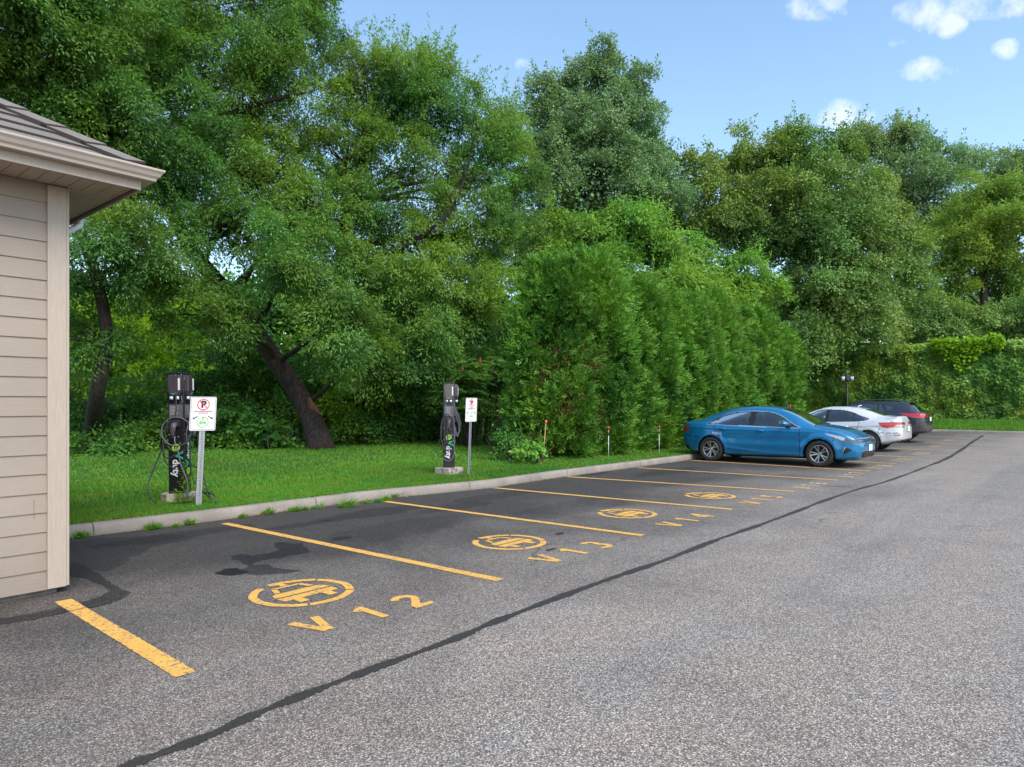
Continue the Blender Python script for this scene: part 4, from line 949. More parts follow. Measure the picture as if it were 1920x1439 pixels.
    for sg in (-1, 1):
        y = sg * (np.interp(mx, xs, wl) * .95)
        bm = bmesh.new(); tube(bm, [(mx, y - sg * .02, mz - .02), (mx + .01, y + sg * .08, mz)], [.02, .02], 8, mi=1)
        tube(bm, [(mx - .06, y + sg * .13, mz + .01), (mx - .03, y + sg * .13, mz + .015), (mx + .03, y + sg * .135, mz + .02), (mx + .055, y + sg * .135, mz + .02)], [.035, .062, .072, .066], 14, mi=0)
        for v in bm.verts: 
            if abs(v.co.y) > abs(y) + .03: v.co.y = y + sg * .13 + (v.co.y - y - sg * .13) * 1.55
        obj('wing_mirror', bm, [M['paint'], BLACKP], root, True)
        for hx, hz in S['handles']:
            yy = sg * (np.interp(hx, xs, wl) * .985 + .012); bm = bmesh.new()
            tube(bm, [(hx - .10, yy - sg * .018, hz), (hx - .085, yy + sg * .016, hz), (hx, yy + sg * .022, hz + .004), (hx + .085, yy + sg * .016, hz), (hx + .10, yy - sg * .018, hz)], [.012, .014, .015, .014, .012], 8)
            obj('door_handle', bm, M['paint'], root, True)
    return root
def plate(parent, M_, txt='', col=(.72, .74, .78)):
    bm = bmesh.new(); box(bm, -.155, .155, -.077, .077, -.004, .004, bev=.003); bm.transform(M_); o = obj('licence_plate', bm, simple('plate_white', col, .4, 0, .05), parent)
    return o
BLUE = paint('metallic_blue_paint', (.004, .165, .37), .4); SILV = paint('silver_paint', (.66, .67, .70), .35, .32); DKG = paint('dark_blue_grey_paint', (.028, .035, .055), .5)
BLUE_MAP = lambda x: x * .80 if x < 1.1 else (x - .22 if x < 3.8 else 3.58 + (x - 3.8) * 1.08)
SILVER_MAP = lambda x: x if x < 3.53 else 3.53 + (x - 3.53) * .81
SB = dict(L=4.64, wr=.318, ty=.105, arch=.362, track=.79, wheels=(1.10, 3.80), spokes=5, lhd=1, crown=.05,
    top=[(0, .60), (.05, .69), (.14, .745), (.38, .85), (.7, .925), (1.05, .975), (1.22, .995), (1.32, 1.035), (1.75, 1.265), (2.05, 1.375), (2.4, 1.43), (2.75, 1.44), (3.1, 1.42), (3.5, 1.35), (3.9, 1.225), (4.22, 1.095), (4.42, 1.06), (4.54, 1.03), (4.60, .95), (4.64, .84)],
    deck=[(0, .52), (.1, .65), (.35, .76), (.8, .86), (1.3, .905), (2.0, .92), (3.0, .945), (3.8, .975), (4.2, .985), (4.5, .96), (4.6, .88), (4.64, .78)],
    bot=[(0, .25), (.15, .19), (.6, .165), (1.5, .17), (3.4, .155), (4.2, .20), (4.5, .26), (4.64, .36)],
    wl=[(0, .56), (.03, .65), (.09, .74), (.2, .81), (.4, .865), (.75, .895), (2, .905), (3.9, .90), (4.25, .865), (4.45, .80), (4.58, .71), (4.64, .60)],
    wt=[(0, .44), (.3, .60), (.8, .68), (1.25, .70), (1.6, .67), (2.1, .61), (2.7, .605), (3.4, .585), (3.9, .57), (4.2, .60), (4.5, .60), (4.64, .48)],
    windows=[[(1.64, .945), (1.72, .985), (2.06, 1.185), (2.33, 1.268), (2.65, 1.285), (2.65, 1.1), (2.655, .955), (2.1, .948)], [(2.83, .962), (2.825, 1.1), (2.82, 1.285), (3.18, 1.262), (3.45, 1.195), (3.60, 1.13), (3.655, .985), (3.2, .968)], [(3.69, .985), (3.67, 1.085), (3.80, 1.03), (3.84, .995)]],
    surround=[(1.58, .93), (1.68, .98), (2.05, 1.20), (2.33, 1.285), (2.7, 1.305), (3.1, 1.29), (3.46, 1.215), (3.74, 1.085), (3.88, .99), (3.80, .968), (3.0, .95), (2.2, .935)],
    screen=(1.26, 2.08), backlight=(3.42, 4.20),
    regions=[('headlight', 'side', [(.95, .805), (.65, .765), (.42, .715), (.42, .655), (.6, .69)], CLRL, .002), ('headlight', 'side', [(.42, .715), (.24, .675), (.06, .675), (.06, .605), (.28, .60), (.42, .655)], DRKL, .002),
             ('grille', 'front', [(0, .60), (.62, .60), (.60, .685), (0, .685)], BLACKP, -.004), ('air_intake', 'front', [(0, .25), (.58, .26), (.64, .36), (.5, .40), (0, .40)], BLACKP, -.006),
             ('fog_recess', 'side', [(.46, .33), (.38, .50), (.24, .455), (.22, .42)], BLACKP, -.006), ('chrome_blade', 'side', [(.48, .32), (.39, .515), (.375, .50), (.46, .32)], CHROME, .004),
             ('grille_trim', 'front', [(0, .685), (.64, .685), (.64, .70), (0, .70)], CHROME, .003),
             ('tail_lamp', 'side', [(4.36, .87), (4.60, .90), (4.62, .80), (4.46, .76)], REDL, .003), ('tail_lamp', 'rear', [(.2, .80), (.75, .78), (.75, .88), (.2, .86)], REDL, .003), ('rear_valance', 'rear', [(0, .2), (.8, .2), (.8, .40), (0, .40)], BLACKP, 0)],
    gaps=[[(2.69, .95), (2.69, .19)], [(1.56, .92), (1.535, .57), (1.545, .2)], [(3.40, .18), (3.44, .42), (3.56, .66), (3.66, .80), (3.70, .96)], [(1.54, .205), (3.40, .19)], [(.62, .80), (.68, .7), (.72, .62)], [(4.12, .62), (4.45, .66)]],
    doors=[[(1.55, .19), (2.69, .19), (2.69, 1.4), (1.4, 1.4), (1.54, .92)], [(2.69, .19), (3.40, .19), (3.44, .42), (3.56, .66), (3.70, .96), (3.70, 1.4), (2.69, 1.4)]],
    hoodgap=[(.12, .0), (.16, .55), (.35, .64), (.9, .72), (1.22, .74)], hood=[(.12, 0), (.16, .55), (.35, .64), (.9, .72), (1.22, .74), (1.22, 0)], rb=.34, rbz=.68, fbz=.62,
    crease=[([(.9, .86), (1.6, .845), (3.4, .865), (4.4, .90)], .010, .03), ([(1.3, .62), (2.4, .60), (3.5, .63)], -.010, .09), ([(1.5, .27), (2.4, .29), (3.4, .38)], .012, .035)],
    cab=(1.5, 3.75, .62), seats=(2.55, 3.4), mirror=(1.86, 1.0), handles=((2.50, .83), (3.49, .855)))
blue = make_car('parked_car', 'metallic blue sedan parked nose out, nearest of the three cars', 'car', dict(SB, remap=BLUE_MAP), dict(paint=BLUE, chrome=True))
blue.location = (17.05 + .905, 4.13, 0); blue.rotation_euler = (0, 0, PI / 2)
plate(blue, Matrix.Translation((-.032, .0, .47)) @ Matrix.Rotation(PI / 2, 4, 'Z') @ Matrix.Rotation(PI / 2, 4, 'X'))
bm = bmesh.new(); pts = []
for i in range(5): strokes(bm, [arc(i * .05, 0, .018, .022, 0, 300, 8)] + ([[(i * .05 - .02, -.03), (i * .05 - .02, .06)]] if i in (0, 2) else []), .008, 0)
bm.transform(Matrix.Translation((3.50, .912, .73)) @ Matrix.Rotation(PI, 4, 'Z') @ Matrix.Rotation(PI / 2, 4, 'X')); obj('white_sticker', bm, simple('white_vinyl', (.75, .78, .8), .5), blue)
# small engine badge on the nose, wiper, underbody mud flaps
bm = bmesh.new(); tube(bm, [(1.03, -.55, 1.01), (1.06, -.1, 1.035), (1.06, .1, 1.035)], .008, 5); tube(bm, [(1.03, .05, 1.015), (1.05, .5, 1.025), (1.04, .62, 1.015)], .008, 5); obj('wipers', bm, BLACKP, blue)
SS = dict(SB, L=4.67, wr=.322, ty=.10, arch=.365, wheels=(.80, 3.53), spokes=5, track=.79,
    top=[(0, .62), (.05, .71), (.3, .83), (.8, .93), (1.1, .97), (1.22, 1.0), (1.75, 1.25), (2.1, 1.365), (2.45, 1.41), (2.75, 1.41), (3.15, 1.37), (3.5, 1.285), (3.88, 1.165), (4.15, 1.115), (4.35, 1.105), (4.50, 1.115), (4.55, 1.08), (4.62, .95), (4.67, .78)],
    deck=[(0, .54), (.1, .66), (.35, .78), (.8, .86), (1.3, .89), (2.0, .90), (3.0, .93), (3.6, .965), (4.0, .99), (4.4, 1.0), (4.54, .97), (4.62, .88), (4.67, .74)],
    bot=[(0, .25), (.15, .2), (.6, .17), (1.5, .17), (3.1, .17), (3.9, .22), (4.3, .27), (4.67, .36)],
    wl=[(0, .58), (.05, .70), (.15, .79), (.4, .87), (.75, .895), (2, .90), (3.7, .905), (4.1, .88), (4.4, .83), (4.58, .76), (4.67, .66)],
    wt=[(0, .44), (.3, .60), (.8, .68), (1.25, .70), (1.6, .67), (2.1, .61), (2.7, .605), (3.4, .57), (3.8, .54), (4.1, .60), (4.4, .66), (4.67, .54)],
    windows=[[(1.45, .925), (1.62, 1.03), (1.9, 1.20), (2.1, 1.26), (2.28, 1.285), (2.26, 1.1), (2.23, .92), (1.8, .91)], [(2.36, .925), (2.38, 1.1), (2.40, 1.285), (2.75, 1.27), (3.0, 1.205), (3.08, 1.14), (3.10, .945), (2.7, .93)], [(3.16, .955), (3.14, 1.15), (3.30, 1.10), (3.50, 1.025), (3.34, .97)]],
    surround=[(1.40, .91), (1.60, 1.04), (1.9, 1.22), (2.2, 1.30), (2.7, 1.295), (3.02, 1.235), (3.3, 1.12), (3.56, 1.025), (3.35, .955), (2.9, .925), (2.0, .90)],
    screen=(1.24, 2.1), backlight=(3.38, 4.02), blw=.86,
    regions=[('headlight', 'side', [(.8, .78), (.5, .77), (.08, .72), (.08, .64), (.5, .66)], CLRL, .002), ('grille', 'front', [(0, .5), (.6, .5), (.6, .66), (0, .66)], BLACKP, -.004),
             ('tail_lamp', 'side', [(3.90, .885), (4.04, .925), (4.3, .935), (4.63, .93), (4.63, .865), (4.46, .855), (4.43, .80), (4.12, .755)], REDL, .004), ('reversing_lamp', 'side', [(4.43, .80), (4.46, .855), (4.63, .865), (4.64, .77), (4.42, .765), (4.2, .755)], CLRL, .003),
             ('tail_lamp', 'rear', [(.38, .865), (.85, .865), (.85, .93), (.38, .93)], REDL, .003), ('reversing_lamp', 'rear', [(.45, .77), (.85, .77), (.85, .865), (.45, .865)], DRKL, .003),
             ('reflector', 'side', [(4.42, .545), (4.62, .56), (4.62, .535), (4.44, .52)], REDL, .003), ('rear_valance', 'rear', [(0, .3), (.6, .3), (.66, .40), (0, .42)], BLACKP, 0),
             ('rear_valance', 'side', [(4.0, .20), (4.67, .30), (4.67, .38), (4.35, .33)], BLACKP, 0), ('fuel_flap', 'side', [(3.33, .84), (3.52, .85), (3.53, .83), (3.53, .70), (3.51, .685), (3.35, .68), (3.33, .70)], SILV, -.002)],
    gaps=[[(2.30, .92), (2.28, .19)], [(1.25, .9), (1.24, .2)], [(3.02, .19), (3.10, .42), (3.22, .68), (3.30, .95)], [(1.24, .2), (3.02, .19)], [(4.28, .98), (4.40, .93)], [(3.88, .60), (4.55, .60)], [(3.88, .60), (3.95, .75)]],
    doors=[[(1.24, .19), (2.29, .19), (2.30, 1.4), (1.2, 1.4)], [(2.29, .19), (3.02, .19), (3.10, .42), (3.22, .68), (3.32, .95), (3.2, 1.4), (2.30, 1.4)]],
    rb=.62, rbz=.60, fbz=.62, crease=[([(.9, .80), (1.6, .79), (3.4, .80), (4.0, .83)], .008, .03), ([(1.3, .55), (2.3, .52), (3.1, .55)], -.010, .10), ([(1.3, .26), (3.0, .27)], .012, .035)],
    cab=(1.4, 3.5, .60), seats=(2.4, 3.15), mirror=(1.72, .99), handles=((2.08, .77), (2.88, .775)), lhd=1)
silver = make_car('parked_car', 'silver sedan with red tail lamps towards the aisle, between blue car and dark crossover', 'car', dict(SS, remap=SILVER_MAP), dict(paint=SILV))
silver.location = (23.3 + .905, 4.25 + 4.67 + .02, 0); silver.rotation_euler = (0, 0, -PI / 2)
plate(silver, Matrix.Translation((4.49, 0, .72)) @ Matrix.Rotation(PI / 2, 4, 'Z') @ Matrix.Rotation(PI / 2, 4, 'X'))
bm = bmesh.new(); tube(bm, [(3.02, 0, 1.385), (3.08, 0, 1.43), (3.16, 0, 1.44)], [.03, .022, .006], 8); obj('roof_aerial', bm, SILV, silver, True)
SU = dict(SB, L=4.48, wr=.345, ty=.115, arch=.40, wheels=(.88, 3.55), spokes=5, track=.78, crown=.04,
    top=[(0, .78), (.04, .90), (.3, 1.0), (.9, 1.07), (1.1, 1.085), (1.22, 1.13), (1.75, 1.44), (2.0, 1.53), (2.4, 1.58), (3.0, 1.585), (3.5, 1.56), (3.82, 1.53), (3.94, 1.49), (4.08, 1.37), (4.26, 1.19), (4.36, 1.14), (4.42, 1.08), (4.46, .95), (4.48, .75)],
    deck=[(0, .70), (.1, .84), (.35, .92), (.8, .98), (1.3, 1.03), (2.0, 1.06), (3.0, 1.11), (3.6, 1.13), (4.0, 1.13), (4.3, 1.10), (4.42, 1.0), (4.48, .70)],
    bot=[(0, .34), (.15, .28), (.6, .26), (1.5, .26), (3.1, .26), (3.9, .29), (4.3, .36), (4.48, .42)],
    wl=[(0, .6), (.05, .70), (.15, .79), (.4, .87), (.75, .895), (2, .90), (3.7, .905), (4.1, .885), (4.3, .85), (4.42, .78), (4.48, .68)],
    wt=[(0, .5), (.3, .64), (.8, .70), (1.25, .71), (1.6, .68), (2.1, .63), (2.7, .625), (3.4, .60), (3.9, .57), (4.1, .59), (4.35, .66), (4.48, .56)],
    windows=[[(1.5, 1.10), (1.7, 1.26), (1.9, 1.38), (2.1, 1.44), (2.10, 1.25), (2.10, 1.115), (1.8, 1.1)], [(2.20, 1.12), (2.20, 1.3), (2.20, 1.455), (2.55, 1.46), (2.82, 1.45), (2.85, 1.3), (2.88, 1.155), (2.5, 1.13)], [(2.93, 1.16), (2.90, 1.3), (2.90, 1.445), (2.98, 1.44), (3.08, 1.3), (3.12, 1.17)], [(3.20, 1.19), (3.16, 1.3), (3.10, 1.42), (3.28, 1.39), (3.42, 1.33), (3.34, 1.25)]],
    surround=[(1.42, 1.08), (1.68, 1.28), (1.9, 1.41), (2.2, 1.475), (2.8, 1.475), (3.2, 1.43), (3.5, 1.34), (3.36, 1.22), (3.18, 1.16), (2.6, 1.115), (1.9, 1.085)],
    screen=(1.24, 1.98), backlight=(3.97, 4.26), blw=.88,
    regions=[('headlight', 'side', [(.7, .92), (.4, .93), (.05, .88), (.05, .80), (.5, .82)], CLRL, .002), ('grille', 'front', [(0, .6), (.6, .6), (.6, .82), (0, .82)], BLACKP, -.004),
             ('tail_lamp', 'side', [(3.60, 1.125), (4.0, 1.12), (4.46, 1.12), (4.47, .97), (4.1, .97), (3.86, 1.04)], REDL, .004), ('tail_lamp', 'rear', [(.4, .96), (.9, .96), (.9, 1.10), (.4, 1.10)], REDL, .003),
             ('cladding', 'side', [(3.96, .60), (4.15, .70), (4.34, .78), (4.48, .74), (4.48, .2), (3.8, .2)], CLAD, .006), ('cladding', 'side', [(1.3, .2), (1.3, .40), (3.1, .40), (3.1, .2)], CLAD, .004), ('cladding', 'rear', [(0, .36), (.9, .36), (.9, .72), (0, .66)], CLAD, .004)],
    gaps=[[(2.15, 1.10), (2.13, .40)], [(1.25, 1.05), (1.22, .40)], [(3.02, .40), (3.05, .6), (3.16, .80), (3.24, 1.16)]],
    doors=[[(1.24, .40), (2.14, .40), (2.15, 1.6), (1.2, 1.6)], [(2.14, .40), (3.02, .40), (3.05, .6), (3.16, .80), (3.24, 1.16), (3.2, 1.6), (2.15, 1.6)]],
    rb=.45, rbz=.66, fbz=.6, crease=[([(.9, .90), (2.4, .93), (4.0, .99)], .010, .04), ([(1.3, .66), (2.3, .62), (3.1, .66)], -.012, .12)],
    cab=(1.45, 3.6, .75), seats=(2.4, 3.2), mirror=(1.72, 1.17), handles=((2.0, .98), (2.86, 1.0)), lhd=1)
suv = make_car('parked_car', 'dark blue-grey crossover with roof rails and grey cladding, farthest of the three cars', 'car', SU, dict(paint=DKG, glass=GLASSD, rbm=CLAD))
suv.location = (29.2 + .905, 4.84 + 4.48, 0); suv.rotation_euler = (0, 0, -PI / 2)
plate(suv, Matrix.Translation((4.515, 0, .90)) @ Matrix.Rotation(PI / 2, 4, 'Z') @ Matrix.Rotation(PI / 2, 4, 'X'))
for sg in (-1, 1):
    bm = bmesh.new(); tube(bm, smooth_path([(1.95, sg * .60, 1.50), (2.1, sg * .60, 1.59), (2.8, sg * .585, 1.635), (3.5, sg * .56, 1.60), (3.66, sg * .555, 1.54)], 5), .018, 8); obj('roof_rail', bm, CLAD, suv, True)
    bm = bmesh.new(); cyl(bm, (4.455, sg * .70, .56), (4.475, sg * .70, .56), .045, None, 14); obj('rear_reflector', bm, REDL, suv)
bm = bmesh.new(); prism(bm, [(3.90, -.52), (4.04, -.50), (4.04, .50), (3.90, .52)], 1.505, 1.53); obj('roof_spoiler', bm, BLACKP, suv)
# ------------------------------------------------------------------ foliage
def norm(a): return a / np.maximum(1e-9, np.linalg.norm(a, axis=1, keepdims=True))
def snoise(P, f, seed=0):
    r = np.random.default_rng(100 + seed); v = np.zeros(len(P))
    for k in range(6):
        d = r.normal(size=3); d /= np.linalg.norm(d); v += np.sin(P @ d * f * (1 + .35 * k) + r.uniform(0, 6.28)) / (1 + .3 * k)
    return v / 2.6
def leaf_mesh(name, P, T, N, L, W, tint, mat, parent=None, mid=.42, fold=.12):
    n = len(P); T = norm(T); B = norm(np.cross(N, T)); N2 = np.cross(T, B)
    L = np.broadcast_to(L, (n,)).reshape(-1, 1); W = np.broadcast_to(W, (n,)).reshape(-1, 1)
    V = np.empty((n, 4, 3), np.float32)
    V[:, 0] = P; V[:, 2] = P + T * L; V[:, 1] = P + T * L * mid + B * W / 2 + N2 * W * fold; V[:, 3] = P + T * L * mid - B * W / 2 + N2 * W * fold
    me = bpy.data.meshes.new(name)
    me.vertices.add(4 * n); me.vertices.foreach_set('co', V.reshape(-1))
    me.loops.add(4 * n); me.loops.foreach_set('vertex_index', np.arange(4 * n, dtype=np.int32))
    me.polygons.add(n); me.polygons.foreach_set('loop_start', np.arange(0, 4 * n, 4, dtype=np.int32))
    try: me.polygons.foreach_set('loop_total', np.full(n, 4, np.int32))
    except Exception: pass
    at = me.attributes.new('tint', 'FLOAT', 'FACE'); at.data.foreach_set('value', np.clip(tint, 0, 1).astype(np.float32))
    me.update(calc_edges=True); me.materials.append(mat)
    o = bpy.data.objects.new(name, me); link(o)
    if parent: o.parent = parent
    return o
def sprays_to_leaves(C, A, R, n, leaf, droop=.5, flat=.22, out=None, up=.35, jit=.5):
    """C centres, A axis of each spray (upper side), R radius, n leaves each -> leaf points, directions and faces"""
    S = len(C); th = rng.uniform(0, 2 * PI, (S, n)); r = np.sqrt(rng.uniform(0.02, 1, (S, n)))
    ref = norm(np.cross(A, rng.normal(size=(S, 3)))); ref2 = np.cross(A, ref)
    rad = ref[:, None] * np.cos(th)[..., None] + ref2[:, None] * np.sin(th)[..., None]
    Rr = (R[:, None] * r)[..., None]
    P = C[:, None] + rad * Rr + A[:, None] * (rng.normal(size=(S, n, 1)) * flat * R[:, None, None])
    P[..., 2] -= (droop * R[:, None] * r ** 2) + 0
    if out is not None: P += out[:, None] * (rng.uniform(0, .4, (S, n, 1)) * R[:, None, None])
    T = rad * .8 + (out[:, None] * .7 if out is not None else 0) + rng.normal(size=(S, n, 3)) * jit; T[..., 2] -= droop * .9 - up * 0
    Nn = A[:, None] * 1.0 + rng.normal(size=(S, n, 3)) * .45
    return P.reshape(-1, 3), T.reshape(-1, 3), Nn.reshape(-1, 3)
class Crown:
    def __init__(s): s.P = []; s.T = []; s.N = []; s.L = []; s.W = []; s.t = []; s.lobes = []
    def add(s, P, T, N, L, W, t):
        s.P.append(P); s.T.append(T); s.N.append(N); n = len(P)
        s.L.append(np.broadcast_to(L, (n,)) * rng.uniform(.7, 1.25, n)); s.W.append(np.broadcast_to(W, (n,)) * rng.uniform(.75, 1.2, n)); s.t.append(np.broadcast_to(t, (n,)) + rng.normal(size=n) * .16)
    def lobe(s, c, r, dens, sr, n, leaf, lw, droop=.5, tint=.45, upaxis=.75, shoots=.12, gap=.0, seed=0, inner=.3, fill=10, bsz=.34, shl=2.0):
        c = np.array(c, float); r = np.array(r, float); s.lobes.append((c, r))
        area = 4 * PI * (((r[0] * r[1]) ** 1.6 + (r[0] * r[2]) ** 1.6 + (r[1] * r[2]) ** 1.6) / 3) ** (1 / 1.6)
        k = max(6, int(area * dens / (PI * sr * sr)))
        # boughs: flattened clumps set over the crown, each carrying its own sprays
        br = max(sr * 1.5, bsz * float(r.mean())); nbg = max(5, int(area * 1.15 / (PI * br * br)))
        DB = norm(rng.normal(size=(nbg, 3)) + [0, 0, .12]); rb = np.where(rng.random(nbg) < 1 - inner, rng.uniform(.72, 1.08, nbg), rng.uniform(.25, .72, nbg)) * (1 + .22 * snoise(DB, 3.2, seed + int(c[0] * 10) % 50))
        CB = c + DB * r * rb[:, None]; BR = br * rng.uniform(.6, 1.25, nbg); tb = rng.normal(size=nbg) * .12
        tocam = norm(np.array([[0, 0, EYE]]) - c[None])[0]
        i = rng.choice(nbg, k, p=BR ** 2 / (BR ** 2).sum()); D = norm(rng.normal(size=(k, 3)) + DB[i] * .5 + [0, 0, .30])
        keep = (norm(C_ := (CB[i] - c) / r + 1e-6) @ tocam > -.35) | (rng.random(k) < .45); i, D = i[keep], D[keep]; k = len(D)
        off = D * (BR[i] * rng.uniform(.55, 1.05, k))[:, None]; off[:, 2] *= .55; off[:, 2] -= .25 * (off[:, 0] ** 2 + off[:, 1] ** 2) / BR[i]
        C = CB[i] + off; rr = np.linalg.norm((C - c) / r, axis=1); D = norm(D + DB[i] * .6); tbi = tb[i]
        if gap > 0:
            g = snoise(C, 1.5 / sr * .55, seed + 9); C_ok = g > -1 + gap; C, D, rr, tbi = C[C_ok], D[C_ok], rr[C_ok], tbi[C_ok]; k = len(C)
        if k == 0: return
        O = norm(D / r)
        A = norm(O * .55 + np.array([0, 0, upaxis]) + rng.normal(size=(k, 3)) * .28)
        R = sr * rng.uniform(.65, 1.3, k)
        Oh = O.copy(); Oh[:, 2] *= .3
        P, T, N = sprays_to_leaves(C, A, R, n, leaf, droop, .2, Oh)
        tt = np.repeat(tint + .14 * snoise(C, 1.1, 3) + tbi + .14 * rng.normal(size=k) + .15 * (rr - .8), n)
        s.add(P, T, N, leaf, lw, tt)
        # larger filler leaves added as occluders deep in the crown, tint dimmed for shade
        kf = int(area * fill); D2 = norm(rng.normal(size=(kf, 3))); C2 = c + D2 * r * (rng.uniform(.05, .62, kf) ** .6)[:, None]
        if gap > 0: C2 = C2[snoise(C2, 1.5 / sr * .55, seed + 9) > -1 + gap]
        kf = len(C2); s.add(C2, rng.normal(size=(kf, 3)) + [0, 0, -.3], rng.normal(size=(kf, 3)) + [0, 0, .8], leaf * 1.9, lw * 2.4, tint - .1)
        # leading shoots that break the outline
        ks = int(k * shoots)
        if ks:
            i = rng.integers(0, k, ks); i = i[O[i, 2] > -.25]; ks = len(i)
            if ks:
                Cs = C[i]; dirv = norm(O[i] * .8 + np.array([0, 0, .75]) + rng.normal(size=(ks, 3)) * .25); ln = sr * rng.uniform(1.0, 1.0 + shl, ks)
                m = max(10, n // 2); u = np.floor(rng.uniform(0, 1, (ks, m, 1)) * 6) / 6 + rng.normal(size=(ks, m, 1)) * .03
                P = Cs[:, None] + dirv[:, None] * ln[:, None, None] * u + rng.normal(size=(ks, m, 3)) * (sr * .22 * (1.15 - u))
                T = dirv[:, None] * .5 + rng.normal(size=(ks, m, 3)) * .7; T[..., 2] -= .25 * droop
                N = rng.normal(size=(ks, m, 3)) * .6 + np.array([0, 0, .8])
                s.add(P.reshape(-1, 3), T.reshape(-1, 3), N.reshape(-1, 3), leaf, lw, tint + .18)
    def build(s, name, mat, parent, clip=True, **kw):
        P = np.concatenate(s.P); T = np.concatenate(s.T); N = np.concatenate(s.N); L = np.concatenate(s.L); W = np.concatenate(s.W); t = np.concatenate(s.t)
        if clip:    # leave out what lies far outside the picture
            dp = P[:, 0] * math.cos(YAW) + P[:, 1] * math.sin(YAW); rt = P[:, 0] * math.sin(YAW) - P[:, 1] * math.cos(YAW)
            px = 960 + FOC * rt / dp; py = HOR - FOC * (P[:, 2] - EYE) / dp
            edge = (px > -420) & (px < 2350) & (py > -420)
            inner = (px > -140) & (px < 2060) & (py > -130)
            ok = (edge & (rng.random(len(P)) < .5)) | inner
            ok &= P[:, 2] > .02
            P, T, N, L, W, t = P[ok], T[ok], N[ok], L[ok], W[ok], t[ok]
        global NLEAF; NLEAF += len(P)
        return leaf_mesh(name, P, T, N, L, W, t, mat, parent, **kw)
NLEAF = 0
def px_lobe(px, py, rx, ry, dep, rz=None):
    c = Wd(px, py, dep); k = dep / FOC
    rr = (rz if rz else (rx + ry) / 2 * k)
    # horizontal radii: the lobe is an upright ellipsoid, about as deep as wide
    return (c.x, c.y, c.z), ((rx * k + rr) / 2, (rx * k + rr) / 2, ry * k)
def wood(bm, path, radii, seg=10): tube(bm, smooth_path(path, 5), [float(np.interp(i / (5 * (len(path) - 1)), np.linspace(0, 1, len(radii)), radii)) for i in range(5 * (len(path) - 1) + 1)], seg)
def wobble(a, b, n, amp):
    a = Vector(a); b = Vector(b); L = (b - a).length; out = []
    for i in range(n + 1):
        p = a.lerp(b, i / n)
        if 0 < i < n: p += Vector((random.uniform(-1, 1), random.uniform(-1, 1), random.uniform(-.6, 1))) * amp * L
        out.append(p)
    return out
def bark(name, c0, c1):
    t = MT(name); co = t.coord(scale=(1, 1, .22))
    n = t.noise(14, 5, .7, co, .4)
    t.pbr(t.ramp(n, (.35, c0), (.65, c1)), .95, 0, t.bump(n, 1.0, .04)); return t.m
BARKD = bark('shaded_limb_bark', (.006, .005, .004), (.028, .022, .018)); BARK = bark('bark', (.014, .010, .009), (.085, .058, .046)); BARKG = bark('grey_bark', (.05, .045, .04), (.16, .14, .12))  # limb bark is a darker copy, with shade put into its colour
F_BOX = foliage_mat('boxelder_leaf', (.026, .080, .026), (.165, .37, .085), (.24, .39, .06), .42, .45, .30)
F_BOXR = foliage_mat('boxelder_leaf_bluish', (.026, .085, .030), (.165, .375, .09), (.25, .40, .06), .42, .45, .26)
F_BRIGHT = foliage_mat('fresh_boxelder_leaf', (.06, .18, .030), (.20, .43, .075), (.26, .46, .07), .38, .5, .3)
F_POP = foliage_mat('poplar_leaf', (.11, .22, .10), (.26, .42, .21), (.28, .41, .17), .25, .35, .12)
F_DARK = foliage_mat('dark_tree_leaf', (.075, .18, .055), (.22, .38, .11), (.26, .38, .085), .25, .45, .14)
F_YEL = foliage_mat('yellowish_leaf', (.11, .21, .04), (.27, .43, .085), (.31, .45, .075), .35, .45, .2)
F_CEDAR = foliage_mat('cedar_scale_leaf', (.022, .085, .014), (.155, .37, .045), (.18, .38, .042), .18, .55, .5)
F_SHRUB = foliage_mat('shrub_leaf', (.030, .115, .030), (.13, .33, .06), (.18, .36, .045), .35, .45, .5)
F_LIT = foliage_mat('painted_sun_leaf', (.11, .23, .012), (.32, .52, .022), (.38, .56, .025), .5, .5, .6)  # leaf colour brightened and yellowed to paint in sunlight
F_IVY = foliage_mat('ivy_leaf', (.048, .15, .028), (.19, .35, .05), (.23, .36, .045), .15, .38, .5)
F_VINE = foliage_mat('young_vine_leaf', (.16, .32, .012), (.32, .52, .03), None, .35, .45)
TREES = 'trees along the back of the lot'
